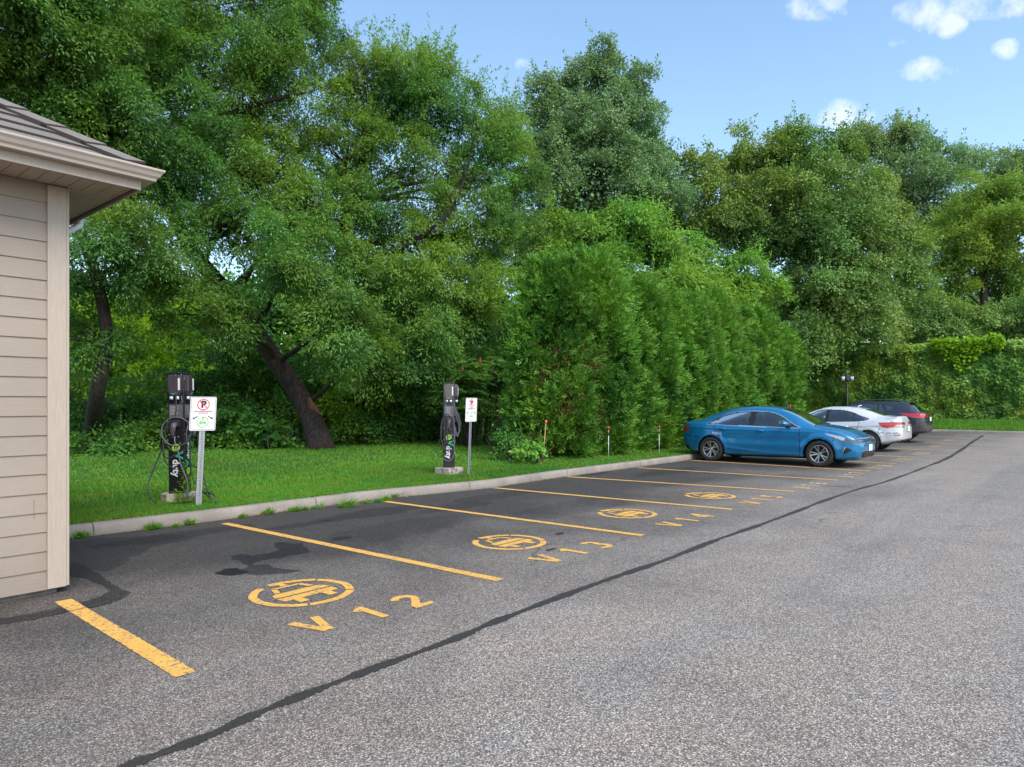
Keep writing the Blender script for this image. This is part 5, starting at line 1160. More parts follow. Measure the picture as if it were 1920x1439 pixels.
def tree(name, label, base, trunk, radii, lobes, mat, bk, P, limbs=True, cat='tree', group=None, nb=9, br=.05, origin_depth=None):
    """trunk: list of world points; lobes: pixel lobes; P: foliage parameters"""
    root = thing(name, label, cat, base, 0, group)
    bm = bmesh.new()
    off = Vector(base)
    tr = [Vector(p) for p in trunk]
    wood(bm, tr, radii, 14)
    cr = Crown()
    for i, lb in enumerate(lobes):
        c, r = px_lobe(*lb[:5], lb[5] if len(lb) > 5 and lb[5] else None)
        kw = dict(P); kw.update(lb[6] if len(lb) > 6 else {})
        cr.lobe(c, r, **kw)
        if limbs:
            cv = Vector(c); j = min(range(len(tr)), key=lambda q: (tr[q] - cv).length + (0 if tr[q].z < cv.z else 2) + (3 if q == 0 else 0))
            d = (cv - tr[j]).length; rad = min(radii[min(j, len(radii) - 1)] * .5, .03 + .012 * d + .02)
            if d > .5:
                pth = wobble(tr[j], cv, 4, .07); wood(bm, pth, [rad, rad * .8, rad * .5, rad * .35], 7)
            for b in range(nb):
                dv = Vector(rng.normal(size=3)); dv.normalize(); e = cv + Vector((dv.x * r[0], dv.y * r[1], abs(dv.z) * r[2] * .9 - .1)) * .95
                wood(bm, wobble(cv - (cv - tr[j]).normalized() * min(d, r[0] * .5), e, 3, .10), [rad * .42 + .008, rad * .25 + .006, .008], 5)
    to = obj('trunk', bm, bk, root, True); co = cr.build('crown', mat, root)
    for o in (to, co): o.matrix_parent_inverse = Matrix.Translation(-off)
    return root
def wt(pts): return [Wd(*p) for p in pts]
AIRY = dict(gap=.48, fill=6, dens=3.8)
OPEN = dict(gap=.5, fill=5, dens=3.6, shoots=.8, shl=3.6)
NEAR = dict(dens=4.3, sr=.36, n=72, leaf=.118, lw=.043, fill=16, bsz=.30, droop=.55, tint=.42, shoots=.3, gap=.26)
# 1 the boxelder at the far left, reaching over the building
b = G(168, 842, .12)
tree('boxelder_tree', 'tall boxelder at the far left, its boughs reaching over the tan building', b,
     [b] + wt([(182, 740, 18.2), (200, 640, 18), (185, 540, 17.8), (150, 430, 17.5), (110, 300, 17), (70, 150, 16.5), (60, 20, 16.5)]), [.24, .18, .16, .14, .12, .1, .07, .04],
     [(10, 60, 150, 120, 16, 1.8), (120, 90, 120, 120, 17, 1.8), (215, 235, 110, 80, 17.5, 1.5), (120, 210, 120, 70, 17.5, 1.5), (245, 455, 105, 70, 17.5, 1.4), (160, 520, 80, 70, 18, 1.2),
      (210, 390, 70, 50, 18, 1.0), (-110, 300, 160, 200, 18, 2.0), (150, -60, 180, 90, 17, 2.0), (170, 640, 60, 60, 18.4, 1.0, dict(gap=.6)), (290, 520, 60, 45, 18, .9)], F_BOX, BARK, NEAR)
# 2 the big leaning boxelder
b = G(598, 843, .12)
LEAN = tree('leaning_boxelder_tree', 'huge boxelder whose thick dark trunk leans far left, bark torn near the foot', b,
     [b + Vector((.15, .0, -.1))] + wt([(572, 760, 21.8), (520, 682, 21.7), (470, 605, 21.6), (425, 548, 21.4), (375, 490, 21.2), (335, 425, 21), (290, 330, 21), (215, 180, 20.5), (165, 60, 20.5)]), [.40, .31, .27, .25, .25, .24, .2, .16, .12, .07],
     [(420, 70, 150, 100, 22, 2.2, AIRY), (330, 170, 120, 90, 21, 1.9, AIRY), (250, 90, 110, 90, 20.5, 1.8, AIRY), (500, 190, 110, 100, 22, 2.0, OPEN), (410, 300, 130, 75, 21, 1.8), (290, 330, 90, 70, 20, 1.5),
      (520, 330, 95, 75, 22.5, 1.6, AIRY), (440, 420, 100, 60, 19.5, 1.4), (540, 470, 95, 65, 21, 1.5), (392, 590, 68, 50, 19, 1.2), (645, 590, 72, 58, 19.5, 1.4), (545, 512, 60, 30, 19, 1.0), (668, 652, 50, 32, 19, 1.0),
      (330, -70, 180, 90, 22, 2.2), (545, 50, 65, 100, 23, 1.7, OPEN), (580, -10, 40, 50, 23, 1.0, OPEN), (575, 400, 60, 60, 22, 1.2)], F_BOX, BARK, NEAR, nb=7)
# 3 boxelder right of it
b = G(735, 826, .12)
tree('boxelder_tree', 'spreading boxelder between the leaning tree and the row of cedars', b,
     [b] + wt([(700, 740, 24.3), (665, 640, 24), (640, 545, 23.6), (640, 470, 23.4), (655, 380, 23.6), (690, 260, 24), (710, 150, 24.5)]), [.34, .28, .24, .22, .19, .15, .1, .05],
     [(700, 175, 85, 90, 24, 1.8, OPEN), (790, 170, 75, 85, 25, 1.6, OPEN), (850, 250, 85, 90, 25, 1.7, OPEN), (650, 270, 80, 80, 24, 1.6, AIRY), (750, 320, 95, 80, 24, 1.8, AIRY), (860, 360, 85, 75, 24.5, 1.6, AIRY), (940, 300, 50, 95, 26, 1.3, OPEN),
      (665, 420, 80, 65, 23.4, 1.4, AIRY), (770, 440, 95, 65, 24.4, 1.6, AIRY), (880, 450, 70, 70, 25, 1.5), (700, 520, 90, 65, 22, 1.5), (815, 545, 95, 75, 23, 1.6), (910, 560, 55, 75, 25, 1.2), (760, 635, 95, 55, 22.5, 1.4),
      (850, 600, 60, 45, 24, 1.2), (965, 430, 45, 75, 27, 1.1), (940, 240, 35, 45, 27, .9, OPEN), (720, 700, 70, 35, 22, 1.0), (975, 330, 30, 35, 26, .8)], F_BOXR, BARK, dict(NEAR, tint=.46, shoots=.22), nb=7)
# long limb that shows through the gaps
def limb(root, pts, radii):
    bm = bmesh.new(); P_ = wt(pts); wood(bm, P_, radii, 8)
    for p in P_[1:]:
        for q in range(3): wood(bm, wobble(p, p + Vector((random.uniform(-1, 1), random.uniform(-1, 1), random.uniform(.2, 1.2))) * .9, 3, .12), [radii[-1] * .7, .015, .006], 5)
    o = obj('limb', bm, BARKD, root, True); o.matrix_parent_inverse = Matrix.Translation(-root.location)
limb([o for o in scene.objects if o.name.startswith('boxelder_tree')][-1], [(640, 500, 23.6), (700, 482, 23.2), (760, 460, 23.0), (805, 432, 23.0), (848, 390, 23.2), (872, 330, 23.6), (885, 270, 24.2)], [.13, .11, .09, .07, .055, .04, .02])
limb([o for o in scene.objects if o.name.startswith('boxelder_tree')][-1], [(655, 470, 22.6), (625, 440, 22.2), (600, 425, 22), (570, 430, 21.8), (530, 432, 21.6)], [.07, .06, .05, .035, .02])
limb(LEAN, [(350, 300, 21), (385, 245, 20.8), (430, 218, 20.8), (480, 195, 20.9), (540, 182, 21.2), (590, 170, 21.6)], [.14, .12, .10, .08, .05, .02])
limb(LEAN, [(300, 330, 20.8), (215, 175, 19.4), (190, 130, 19.2), (205, 80, 19.2), (215, 30, 19.4)], [.2, .15, .12, .09, .05])
# 4 grey-green poplar behind
FAR = dict(dens=3.7, sr=.60, n=78, leaf=.155, lw=.105, fill=8, bsz=.30, droop=.15, tint=.45, upaxis=.6, shoots=.4, gap=.2)
b = G(1115, 790, .1); b = Vector(Wd(1115, 791, 42)); b.z = .1
tree('poplar_tree', 'tall grey-green poplar with an upright crown, highest tree right of the centre', b, [b] + wt([(1118, 600, 42), (1120, 420, 42), (1118, 260, 42), (1120, 120, 42)]), [.5, .4, .3, .16, .05],
     [(1125, 150, 60, 60, 42), (1065, 190, 55, 60, 42), (1010, 215, 40, 50, 42), (1180, 210, 42, 70, 42), (1110, 260, 85, 75, 41), (1040, 300, 70, 70, 42), (1190, 300, 60, 70, 42), (1120, 370, 100, 70, 41), (1225, 330, 36, 60, 43),
      (1030, 400, 90, 60, 43), (1200, 400, 75, 60, 41), (1245, 285, 18, 28, 43), (1000, 470, 70, 60, 43), (1250, 380, 22, 60, 42)], F_POP, BARKG, dict(FAR, sr=.52, n=72, leaf=.135, lw=.10, gap=.2), nb=4)
# 5 bright boxelder behind the cedars
b = Vector(Wd(1230, 790, 29)); b.z = .1
tree('young_boxelder_tree', 'bright green young boxelder with layered boughs behind the cedar row', b, [b] + wt([(1235, 700, 29), (1240, 600, 29), (1235, 500, 29), (1230, 430, 29)]), [.25, .2, .16, .1, .04],
     [(1085, 445, 62, 48, 28, 1.2), (1165, 430, 70, 48, 28, 1.3), (1235, 470, 60, 50, 28.5, 1.3), (1300, 490, 62, 50, 29, 1.3), (1370, 510, 45, 42, 29, 1.1), (1120, 510, 85, 55, 27.5, 1.4), (1220, 550, 85, 55, 27.5, 1.4),
      (1320, 570, 75, 50, 28.5, 1.3), (1395, 580, 48, 45, 29, 1.1), (1425, 540, 24, 26, 29, .7), (1030, 480, 45, 40, 28, 1.0), (1425, 640, 30, 40, 29.5, .8), (1200, 395, 26, 22, 28, .6)], F_BRIGHT, BARK, dict(dens=4.6, sr=.45, n=46, leaf=.17, lw=.065, fill=20, droop=.45, tint=.5, upaxis=1.0, shoots=.2, gap=.08))
# 6 great dark tree
b = Vector(Wd(1500, 784, 44)); b.z = .5
tree('broad_dark_tree', 'broad dark green tree with hollow shadow low at its left, right of the poplar', b, [b] + wt([(1490, 700, 43.5), (1480, 600, 43), (1500, 480, 43), (1510, 380, 43), (1520, 290, 43)]), [.5, .42, .36, .26, .16, .06],
     [(1330, 330, 58, 48, 43), (1400, 305, 62, 50, 43), (1470, 300, 62, 52, 43), (1540, 290, 65, 48, 43), (1350, 400, 75, 55, 42), (1440, 380, 80, 60, 41), (1540, 370, 85, 65, 41), (1620, 360, 55, 65, 42), (1570, 460, 95, 65, 40.5), (1650, 450, 55, 70, 41.5),
      (1420, 455, 65, 45, 42.5), (1500, 470, 60, 55, 42), (1600, 550, 95, 55, 40), (1520, 580, 60, 60, 41), (1690, 530, 40, 50, 41.5), (1640, 600, 62, 40, 40), (1550, 612, 60, 36, 39.5), (1503, 640, 24, 46, 39), (1530, 672, 22, 16, 38.5), (1330, 440, 60, 50, 43)],
     F_DARK, BARK, dict(FAR, tint=.42), nb=3)
# 7 poplars at the back right
b = Vector(Wd(1700, 788, 54)); b.z = .5
tree('poplar_tree', 'loose grey-green poplar rising behind the broad dark tree', b, [b] + wt([(1700, 600, 54), (1690, 450, 54), (1695, 340, 54), (1690, 250, 54)]), [.5, .4, .3, .18, .06],
     [(1690, 260, 42, 36, 54), (1745, 285, 45, 36, 54), (1635, 275, 35, 32, 54), (1590, 265, 32, 30, 54), (1795, 310, 32, 34, 55), (1680, 330, 60, 50, 53), (1745, 360, 50, 55, 53), (1730, 450, 55, 65, 53), (1780, 420, 32, 50, 54), (1820, 300, 14, 16, 55)],
     F_POP, BARKG, dict(FAR, sr=.62, leaf=.17, gap=.3, shoots=.3), nb=5)
b = Vector(Wd(1890, 785, 62)); b.z = .5
tree('poplar_tree', 'distant poplar cut by the right edge of the view', b, [b] + wt([(1895, 600, 62), (1900, 440, 62), (1905, 300, 62)]), [.4, .3, .2, .06],
     [(1905, 300, 40, 30, 62), (1865, 330, 22, 24, 62), (1940, 340, 50, 60, 62), (1900, 370, 40, 40, 62), (1835, 335, 14, 14, 62)], F_POP, BARKG, dict(FAR, sr=.7, leaf=.18, gap=.25, shoots=.3), nb=4)
# 8 yellowish tree
b = Vector(Wd(1850, 786, 46)); b.z = .5
tree('yellow_green_tree', 'yellowish green round-headed tree at the right edge above the ivy hedge', b, [b] + wt([(1850, 680, 46), (1845, 580, 46), (1850, 480, 46), (1860, 400, 46)]), [.36, .3, .24, .16, .06],
     [(1850, 370, 62, 40, 46), (1905, 385, 50, 45, 46), (1800, 430, 48, 45, 46), (1860, 440, 70, 50, 45), (1925, 450, 50, 60, 45), (1780, 510, 55, 50, 46), (1850, 520, 60, 45, 47, None, dict(gap=.4)), (1955, 560, 60, 70, 47), (1740, 570, 45, 40, 46)],
     F_YEL, BARK, dict(FAR, sr=.5, leaf=.145, lw=.085, n=74, tint=.45, gap=.16), nb=4)
b = Vector(Wd(1790, 786, 44)); b.z = .5
tree('low_tree', 'low light green tree looking over the ivy hedge', b, [b] + wt([(1785, 690, 44), (1775, 600, 44)]), [.2, .15, .05],
     [(1770, 590, 58, 32, 43.5), (1720, 610, 40, 30, 43.5), (1825, 610, 40, 28, 44), (1890, 600, 42, 32, 43.5), (1940, 610, 40, 30, 43.5), (1770, 640, 60, 25, 44)], F_DARK, BARK, dict(FAR, sr=.5, n=70, leaf=.15, lw=.09, tint=.55), nb=3)
# far-off wood that closes the view behind the trees
cr = Crown()
for i in range(34):
    px = -120 + i * 36 + random.uniform(-10, 10); 
    cr.lobe(*px_lobe(px, 700 + random.uniform(-20, 20), 55, 90, random.uniform(39, 43), 2), dens=2.6, sr=1.1, n=44, leaf=.34, lw=.17, droop=.3, tint=.35, shoots=.1)
    if i < 30: cr.lobe(*px_lobe(px, 590 + random.uniform(-30, 20), 50, 60, random.uniform(41, 45), 2), dens=2.0, sr=1.1, n=40, leaf=.34, lw=.17, droop=.3, tint=.3, gap=.35, shoots=.1)
for i in range(26):
    px = 1180 + i * 36; cr.lobe(*px_lobe(px, 700 + random.uniform(-20, 20), 55, 80, random.uniform(49, 54), 2.5), dens=1.2, sr=1.4, n=40, leaf=.42, lw=.2, droop=.3, tint=.3, shoots=.1)
    cr.lobe(*px_lobe(px, 590 + random.uniform(-20, 20), 50, 55, random.uniform(50, 55), 2.5), dens=.8, sr=1.4, n=36, leaf=.42, lw=.2, droop=.3, tint=.3, gap=.2, shoots=.1)
o = cr.build('distant_wood', F_SHRUB, None); o['kind'] = 'stuff'; o['label'] = 'dim wood closing the view behind the trees'
# shrubs of the wood edge, each a thing
def shrub(name, label, px, base_py, w, h, dep, mat, P, cat='shrub', group='shrubs along the edge of the wood', stems=6):
    b = Wd(px, base_py, dep); b.z = .1; root = thing(name, label, cat, b, 0, group); k = dep / FOC
    cr = Crown(); bm = bmesh.new(); top = b.z + h * k
    for i in range(max(2, int(w / max(30, h * .5)))):
        q = max(2, int(w / max(30, h * .5))); u = (i + .5) / q - .5; c = Wd(px + u * w * .9, 700, dep + random.uniform(-.5, .5)); hh = h * k * random.uniform(.75, 1.05) * (1 - .8 * u * u)
        cr.lobe((c.x, c.y, b.z + hh * .5), (w * k / q * .75, w * k / q * .75, hh * .56), **P)
        for s_ in range(stems // q + 1):
            wood(bm, wobble((c.x + random.uniform(-.2, .2), c.y + random.uniform(-.2, .2), b.z - .05), (c.x + random.uniform(-.6, .6), c.y + random.uniform(-.6, .6), b.z + hh * .8), 3, .06), [.025, .02, .008], 5)
    s1 = obj('stems', bm, BARK, root, True); s2 = cr.build('foliage', mat, root)
    for o in (s1, s2): o.matrix_parent_inverse = Matrix.Translation(-b)
    return root
SH = dict(dens=2.6, sr=.34, n=48, leaf=.12, lw=.065, droop=.4, tint=.4, shoots=.15)
shrub('sun_tinted_shrub', 'tall yellow-green shrub with sun glow in its leaf colour between the left trunks', 235, 795, 200, 270, 34, F_LIT, dict(SH, sr=.5, leaf=.18, lw=.11, tint=.7, gap=.1, dens=2.6), group=None)
shrub('sun_tinted_shrub', 'yellow-green shrub seen at the left just past the building corner', 130, 795, 120, 280, 34, F_LIT, dict(SH, sr=.5, leaf=.18, lw=.11, tint=.6, gap=.1, dens=2.6), group=None)
shrub('sun_tinted_shrub', 'small yellow-green shrub behind the first sign, left of the leaning trunk', 455, 795, 150, 160, 33, F_LIT, dict(SH, sr=.45, leaf=.15, lw=.08, tint=.3, gap=.3, dens=1.4), group=None)
shrub('sun_tinted_shrub', 'yellow-green leafy shrub just right of the leaning trunk', 690, 800, 160, 150, 24.8, F_LIT, dict(SH, sr=.4, leaf=.14, lw=.08, tint=.15, gap=.15, dens=2.0), group=None)
shrub('undergrowth_shrub', 'low brownish green shrub at the foot of the leftmost trunk', 205, 853, 130, 62, 18.8, F_SHRUB, dict(SH, tint=.35))
shrub('undergrowth_shrub', 'dark shrub low between the leftmost trunk and the first charger', 300, 848, 110, 85, 20.5, F_SHRUB, dict(SH, tint=.22))
shrub('undergrowth_shrub', 'dark leafy shrub right behind the first sign', 425, 845, 130, 100, 21.2, F_SHRUB, dict(SH, tint=.22))
shrub('undergrowth_shrub', 'big-leaved low plant left of the leaning trunk', 480, 842, 100, 60, 21, F_SHRUB, dict(SH, tint=.4, leaf=.16, lw=.13))
shrub('undergrowth_shrub', 'dark shrub right of the foot of the leaning trunk', 668, 836, 90, 80, 23, F_SHRUB, dict(SH, tint=.35))
shrub('undergrowth_shrub', 'dark bluish shrub midway between trunk and second charger', 735, 832, 100, 130, 24, F_SHRUB, dict(SH, tint=.25))
shrub('undergrowth_shrub', 'leafy shrub left of the second charger', 800, 828, 90, 110, 24.5, F_SHRUB, dict(SH, tint=.42))
shrub('undergrowth_shrub', 'light green willowy shrub between the second sign and the cedars', 905, 828, 105, 72, 23.5, F_BRIGHT, dict(SH, tint=.25, leaf=.12, lw=.03, shoots=.5), group=None)
shrub('undergrowth_shrub', 'shrub behind the second charger', 850, 815, 120, 130, 26, F_BRIGHT, dict(SH, tint=.3))
for i_, (px_, h_, d_, lb_) in enumerate(((350, 190, 24.5, 'tall dim shrub behind the first charger'), (430, 230, 25.5, 'tall dim shrub behind the first sign'), (530, 210, 25.5, 'tall dim shrub left of the leaning trunk'),
        (640, 210, 26, 'tall green shrub behind the foot of the leaning trunk'), (730, 230, 26.5, 'tall green shrub right of the leaning trunk'), (800, 200, 27, 'tall green shrub left of the second charger head'), (970, 260, 28, 'tall green shrub just left of the cedar tops'), (150, 150, 22, 'dim shrub between the building and the leftmost trunk'), (270, 120, 22.5, 'dim shrub right of the leftmost trunk'))):
    shrub('understory_shrub', lb_, px_, 825, 130, h_, d_, F_BOXR if i_ % 2 else F_SHRUB, dict(SH, sr=.4, leaf=.14, lw=.06, n=50, tint=.42 + .06 * (i_ % 3), dens=2.8, gap=.6 if i_ < 3 or i_ > 6 else .2), group='tall shrubs under the trees')
# staghorn sumac: fronds of leaflets and red spikes
root_b = Wd(885, 825, 22.6); root_b.z = .1
root = thing('sumac_shrub', 'sumac with drooping fronds and red seed spikes above the second charger', 'shrub', root_b)
bm = bmesh.new(); cr = Crown(); bs = bmesh.new()
for s_ in range(26):
    h = random.uniform(1.5, 2.9); c = root_b + Vector((random.uniform(-1.2, 1.2), random.uniform(-1.0, 1.0), h)); wood(bm, wobble((c.x * .6 + root_b.x * .4, c.y * .6 + root_b.y * .4, 0.05), c, 3, .05), [.03, .022, .014], 5)
    if s_ % 3 == 0: tube(bs, [c + Vector((0, 0, .05)), c + Vector((.01, 0, .14)), c + Vector((.02, 0, .3))], [.035, .05, .012], 7)
    c0_ = c.copy()
    for f_ in range(16):
        an = random.uniform(0, 6.28); L = random.uniform(.35, .62); dv = Vector((math.cos(an), math.sin(an), random.uniform(-.1, .9))); m = 26; c = c0_ + Vector((0, 0, random.uniform(-.6, .1)))
        u = np.linspace(.15, 1, m // 2).repeat(2); P = np.array(c) + np.outer(u * L, dv) - np.array([0, 0, 1]) * (u ** 2 * L * .55)[:, None]
        side = np.tile([1, -1], m // 2)[:, None] * np.array([[-math.sin(an), math.cos(an), 0]]); T = side + np.array([math.cos(an) * .35, math.sin(an) * .35, -.35]); N = np.tile([0, 0, 1.0], (m, 1)) + rng.normal(size=(m, 3)) * .2
        cr.add(P, T, N, .17, .048, .5 + random.uniform(-.15, .25))
st = obj('stems', bm, BARK, root, True); sk = obj('seed_spikes', bs, simple('sumac_red', (.22, .03, .02), .8), root, True); fo = cr.build('foliage', F_BOXR, root)
for o in (st, sk, fo): o.matrix_parent_inverse = Matrix.Translation(-root_b)
# cedar row ------------------------------------------------------------
def cedar_mesh(k, H, Rb, brown):
    nc = 430; u = rng.random(nc) ** 1.15; z0 = .1 + u * (H - .3); prof = np.interp(z0 / H, [0, .06, .25, .5, .7, .86, .95, 1], [.84, .96, 1.0, .98, .90, .68, .42, .10])
    th = rng.uniform(0, 2 * PI, nc); rc = Rb * prof * (1 + .10 * np.sin(th * 3 + z0 * 1.7 + k) + rng.normal(size=nc) * .06); rc = np.where(rng.random(nc) < .8, rc * rng.uniform(.86, 1.04, nc), rc * rng.uniform(.4, .8, nc))
    CC = np.stack([rc * np.cos(th), rc * np.sin(th), z0], 1); O = np.stack([np.cos(th), np.sin(th), 0 * th], 1); S_ = .27 * rng.uniform(.6, 1.35, nc); q = 52
    n = nc * q; i = np.repeat(np.arange(nc), q); d = norm(rng.normal(size=(n, 3)) + O[i] * .8 + [0, 0, .5]); C = CC[i] + d * (S_[i] * rng.uniform(.25, 1.1, n))[:, None] * [1, 1, 1.35]; C[:, 2] = np.maximum(C[:, 2], .02)
    sp = norm(d * .9 + O[i] * .5 + [0, 0, .42] + rng.normal(size=(n, 3)) * .4); ln = rng.uniform(.08, .19, n)
    m = 5; uu = np.tile(np.linspace(0, .85, m), (n, 1)); P = C[:, None] + sp[:, None] * (ln[:, None] * uu)[..., None]
    sd = norm(np.cross(sp, rng.normal(size=(n, 3)))); sg = np.where(np.arange(m) % 2 == 0, 1, -1)[None, :, None]
    T = sp[:, None] * .9 + sd[:, None] * sg * .8 + rng.normal(size=(n, m, 3)) * .15; T[:, -1] = sp
    N = np.cross(sp, sd)[:, None] + rng.normal(size=(n, m, 3)) * .25
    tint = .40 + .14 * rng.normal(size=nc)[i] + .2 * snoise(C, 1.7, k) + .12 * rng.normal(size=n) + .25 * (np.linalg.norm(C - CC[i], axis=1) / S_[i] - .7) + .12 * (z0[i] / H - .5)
    P = P.reshape(-1, 3); T = T.reshape(-1, 3); N = N.reshape(-1, 3); tint = np.repeat(tint, m)
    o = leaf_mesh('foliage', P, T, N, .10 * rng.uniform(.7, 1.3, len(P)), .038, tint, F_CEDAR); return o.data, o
cedar_data = []
for k in range(3):
    me, o = cedar_mesh(k, 1.0 * (5.0, 5.25, 4.8)[k], (1.02, 1.06, .99)[k], k == 0); cedar_data.append(me); bpy.data.objects.remove(o)
bm = bmesh.new(); wood(bm, [(0, 0, -.05), (.05, 0, 1.6), (0, .05, 3.2), (0, 0, 4.6)], [.11, .09, .06, .02], 8)
for i in range(60):
    a = i * 2.4; z = .3 + 4 * (i / 60); l = .75 * (1 - .7 * i / 60); wood(bm, [(0, 0, z), (math.cos(a) * l * .5, math.sin(a) * l * .5, z + .15), (math.cos(a) * l, math.sin(a) * l, z + .4)], [.02, .014, .006], 4)
trunk_o = obj('trunk', bm, BARK, None, True); trunk_me = trunk_o.data; bpy.data.objects.remove(trunk_o)
CED = []
cw = ['nearest the second charger, browned low down', 'second from the left end', 'third from the left end', 'fourth from the left end', 'fifth from the left end', 'sixth from the left end', 'seventh, behind the tail of the blue car', 'eighth, behind the rear window of the blue car', 'ninth, above the roof of the blue car', 'tenth, above the windscreen of the blue car', 'eleventh, third from the far end', 'twelfth, next to last', 'last at the far end, above the white car']
xs = [14.65 + i * 1.29 for i in range(13)]
for i, x in enumerate(xs):
    k = i % 3; y = 10.95 + random.uniform(-.12, .12) - .012 * (x - 12.9)
    root = thing('cedar', 'clipped green cedar of the row, ' + cw[i], 'cedar', (x, y, .1), random.uniform(0, 6.28), 'row of cedars along the kerb')
    s_ = (1.03, 1.06, .99, 1.02, .98, 1.03, 1.0, 1.02, 1.03, 1.0, 1.0, .98, .9)[i]; root.scale = (1.02 * random.uniform(.96, 1.08), 1.02, s_)
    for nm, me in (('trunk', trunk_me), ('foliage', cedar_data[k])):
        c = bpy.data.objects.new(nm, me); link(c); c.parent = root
# dead brown sprays on the first cedar
cr = Crown()
for i in range(95):
    zz = random.uniform(.5, 3.0); a = random.uniform(3.3, 5.6); c = np.array([[14.65 + 1.14 * math.cos(a), 10.95 + 1.12 * math.sin(a), zz]]) * 1.0
    P = c + rng.normal(size=(34, 3)) * .11; cr.add(P, rng.normal(size=(34, 3)) + [0, 0, -.4], rng.normal(size=(34, 3)), .07, .016, .4)
F_DEAD = foliage_mat('dead_cedar', (.10, .045, .02), (.26, .13, .05), None, .1)
o = cr.build('dead_sprays', F_DEAD, None)
ced0 = [o_ for o_ in scene.objects if o_.name == 'cedar'][0]; o.parent = ced0; bpy.context.view_layer.update(); o.matrix_parent_inverse = ced0.matrix_world.inverted()
# broad-leaved seedling at the foot of the first cedar
shrub('maple_seedling', 'light green broad-leaved seedling at the foot of the first cedar', 992, 868, 36, 42, 16.2, F_BRIGHT, dict(SH, sr=.18, n=30, leaf=.11, lw=.09, tint=.6, dens=2.2), cat='seedling', group=None)
shrub('maple_seedling', 'dusty green seedling bush at the left foot of the cedar row', 958, 866, 40, 70, 16.8, F_SHRUB, dict(SH, sr=.2, n=34, leaf=.09, lw=.04, tint=.7, dens=2.4), cat='seedling', group=None)
# ivy hedge at the end of the lot -----------------------------------------
IX = 46.2; IZ = lawn_z(IX, 0) - .02
root = thing('ivy_hedge', 'long tall ivy covered hedge closing the far end of the lot', 'hedge', (IX, 4, IZ))
bm = bmesh.new(); box(bm, .35, 1.3, -13, 17, -.1, 4.1); wl_ = obj('core', bm, simple('hedge_core', (.008, .015, .006), .95), root)
n = 90000; y = rng.uniform(-9, 17, n); z = rng.uniform(-.02, 4.4, n) ; z = np.where(rng.random(n) < .12, 4.3 + rng.normal(size=n) * .12, z)
cl = rng.random(n)
P0 = np.stack([0 * y, y, z], 1); d = .26 * snoise(P0, 1.7, 5) + .16 * snoise(P0, 4.5, 8); x = .10 - d + rng.uniform(-.12, .14, n) + np.where(z > 4.15, rng.uniform(0, 1.1, n), 0)
P = np.stack([x, y, z], 1); T = np.stack([-.45 + .3 * rng.normal(size=n), .5 * rng.normal(size=n), -.8 + .3 * rng.normal(size=n)], 1); N = np.stack([-.85 + .3 * rng.normal(size=n), .4 * rng.normal(size=n), .65 + .35 * rng.normal(size=n)], 1)
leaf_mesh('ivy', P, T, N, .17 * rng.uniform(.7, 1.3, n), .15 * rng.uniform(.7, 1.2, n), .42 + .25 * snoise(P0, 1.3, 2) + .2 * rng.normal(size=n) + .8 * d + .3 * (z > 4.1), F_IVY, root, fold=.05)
yc = G(1800, 787).y; n = 2600; yv = rng.uniform(-1.0, 2.4, n); zv = 4.36 + rng.normal(size=n) * .10 * (1 + np.abs(np.sin(yv * 3))) - (rng.random(n) < .35) * rng.uniform(0, 1.5, n) * np.clip(1 - np.abs(yv - .9) / 1.3, 0, 1)
P = np.stack([-.12 + rng.uniform(-.15, .3, n), yv + .9, zv], 1); T = np.stack([-.6 + .4 * rng.normal(size=n), .6 * rng.normal(size=n), -.4 + .5 * rng.normal(size=n)], 1); N = np.stack([-.7 + .3 * rng.normal(size=n), .4 * rng.normal(size=n), .8 + .35 * rng.normal(size=n)], 1)
o = leaf_mesh('young_vine', P, T, N, .19, .17, .5 + .25 * rng.normal(size=n), F_VINE, root, fold=.05); o['label'] = 'bright yellow-green young vine along the top'
n = 200; P = np.stack([-.2 + 0 * rng.random(n), 2.55 - 4 + .25 * rng.normal(size=n) + 4 * 0, .42 + .09 * rng.normal(size=n)], 1)
o = leaf_mesh('red_flowers', P, rng.normal(size=(n, 3)), rng.normal(size=(n, 3)) + [-2, 0, 1], .1, .09, .5 + 0 * P[:, 0], foliage_mat('red_petal', (.35, .02, .015), (.6, .05, .03), None, .1), root)
# grass blades ------------------------------------------------------------
F_GRASS = foliage_mat('grass_blade', (.045, .155, .02), (.15, .38, .04), (.18, .34, .035), .3, .5, 1.6)
def blades(pts, h, w, tint):
    n = len(pts); T = np.stack([rng.normal(size=n) * .45, rng.normal(size=n) * .45, np.ones(n)], 1); N = norm(rng.normal(size=(n, 3)) * [1, 1, .2]); return pts, T, N
B = []; HH = []; TT = []
for (x0, x1, d0, d1, num, h, w) in ((2.4, 9, 0.0, 1.6, 90000, .05, .009), (2.4, 12, .0, 4.5, 120000, .05, .012), (8, 34, 0.0, 1.5, 60000, .055, .015), (3, 26, 1.5, 13, 130000, .06, .026)):
    x = rng.uniform(x0, x1, num); y = np.array([kerb_y(v) for v in np.linspace(x0, x1, 200)]); yy = np.interp(x, np.linspace(x0, x1, 200), y) + KW - .01 + rng.uniform(d0, d1, num)
    keep = ~((yy > 9.9) & (x > 13.2)) | (d1 > 5)
    keep &= snoise(np.stack([x, yy, 0 * x], 1), 5, 4) + rng.random(num) * 1.6 > .1
    x, yy = x[keep], yy[keep]; z = .113 + .015 * np.sin(x * .9) * np.sin(yy * .7); B.append(np.stack([x, yy, z], 1)); HH.append(np.stack([np.full(len(x), h) * rng.uniform(.5, 1.35, len(x)), np.full(len(x), w)], 1))
    TT.append(.42 + .28 * snoise(B[-1], .9, 6) + .2 * rng.normal(size=len(x)))
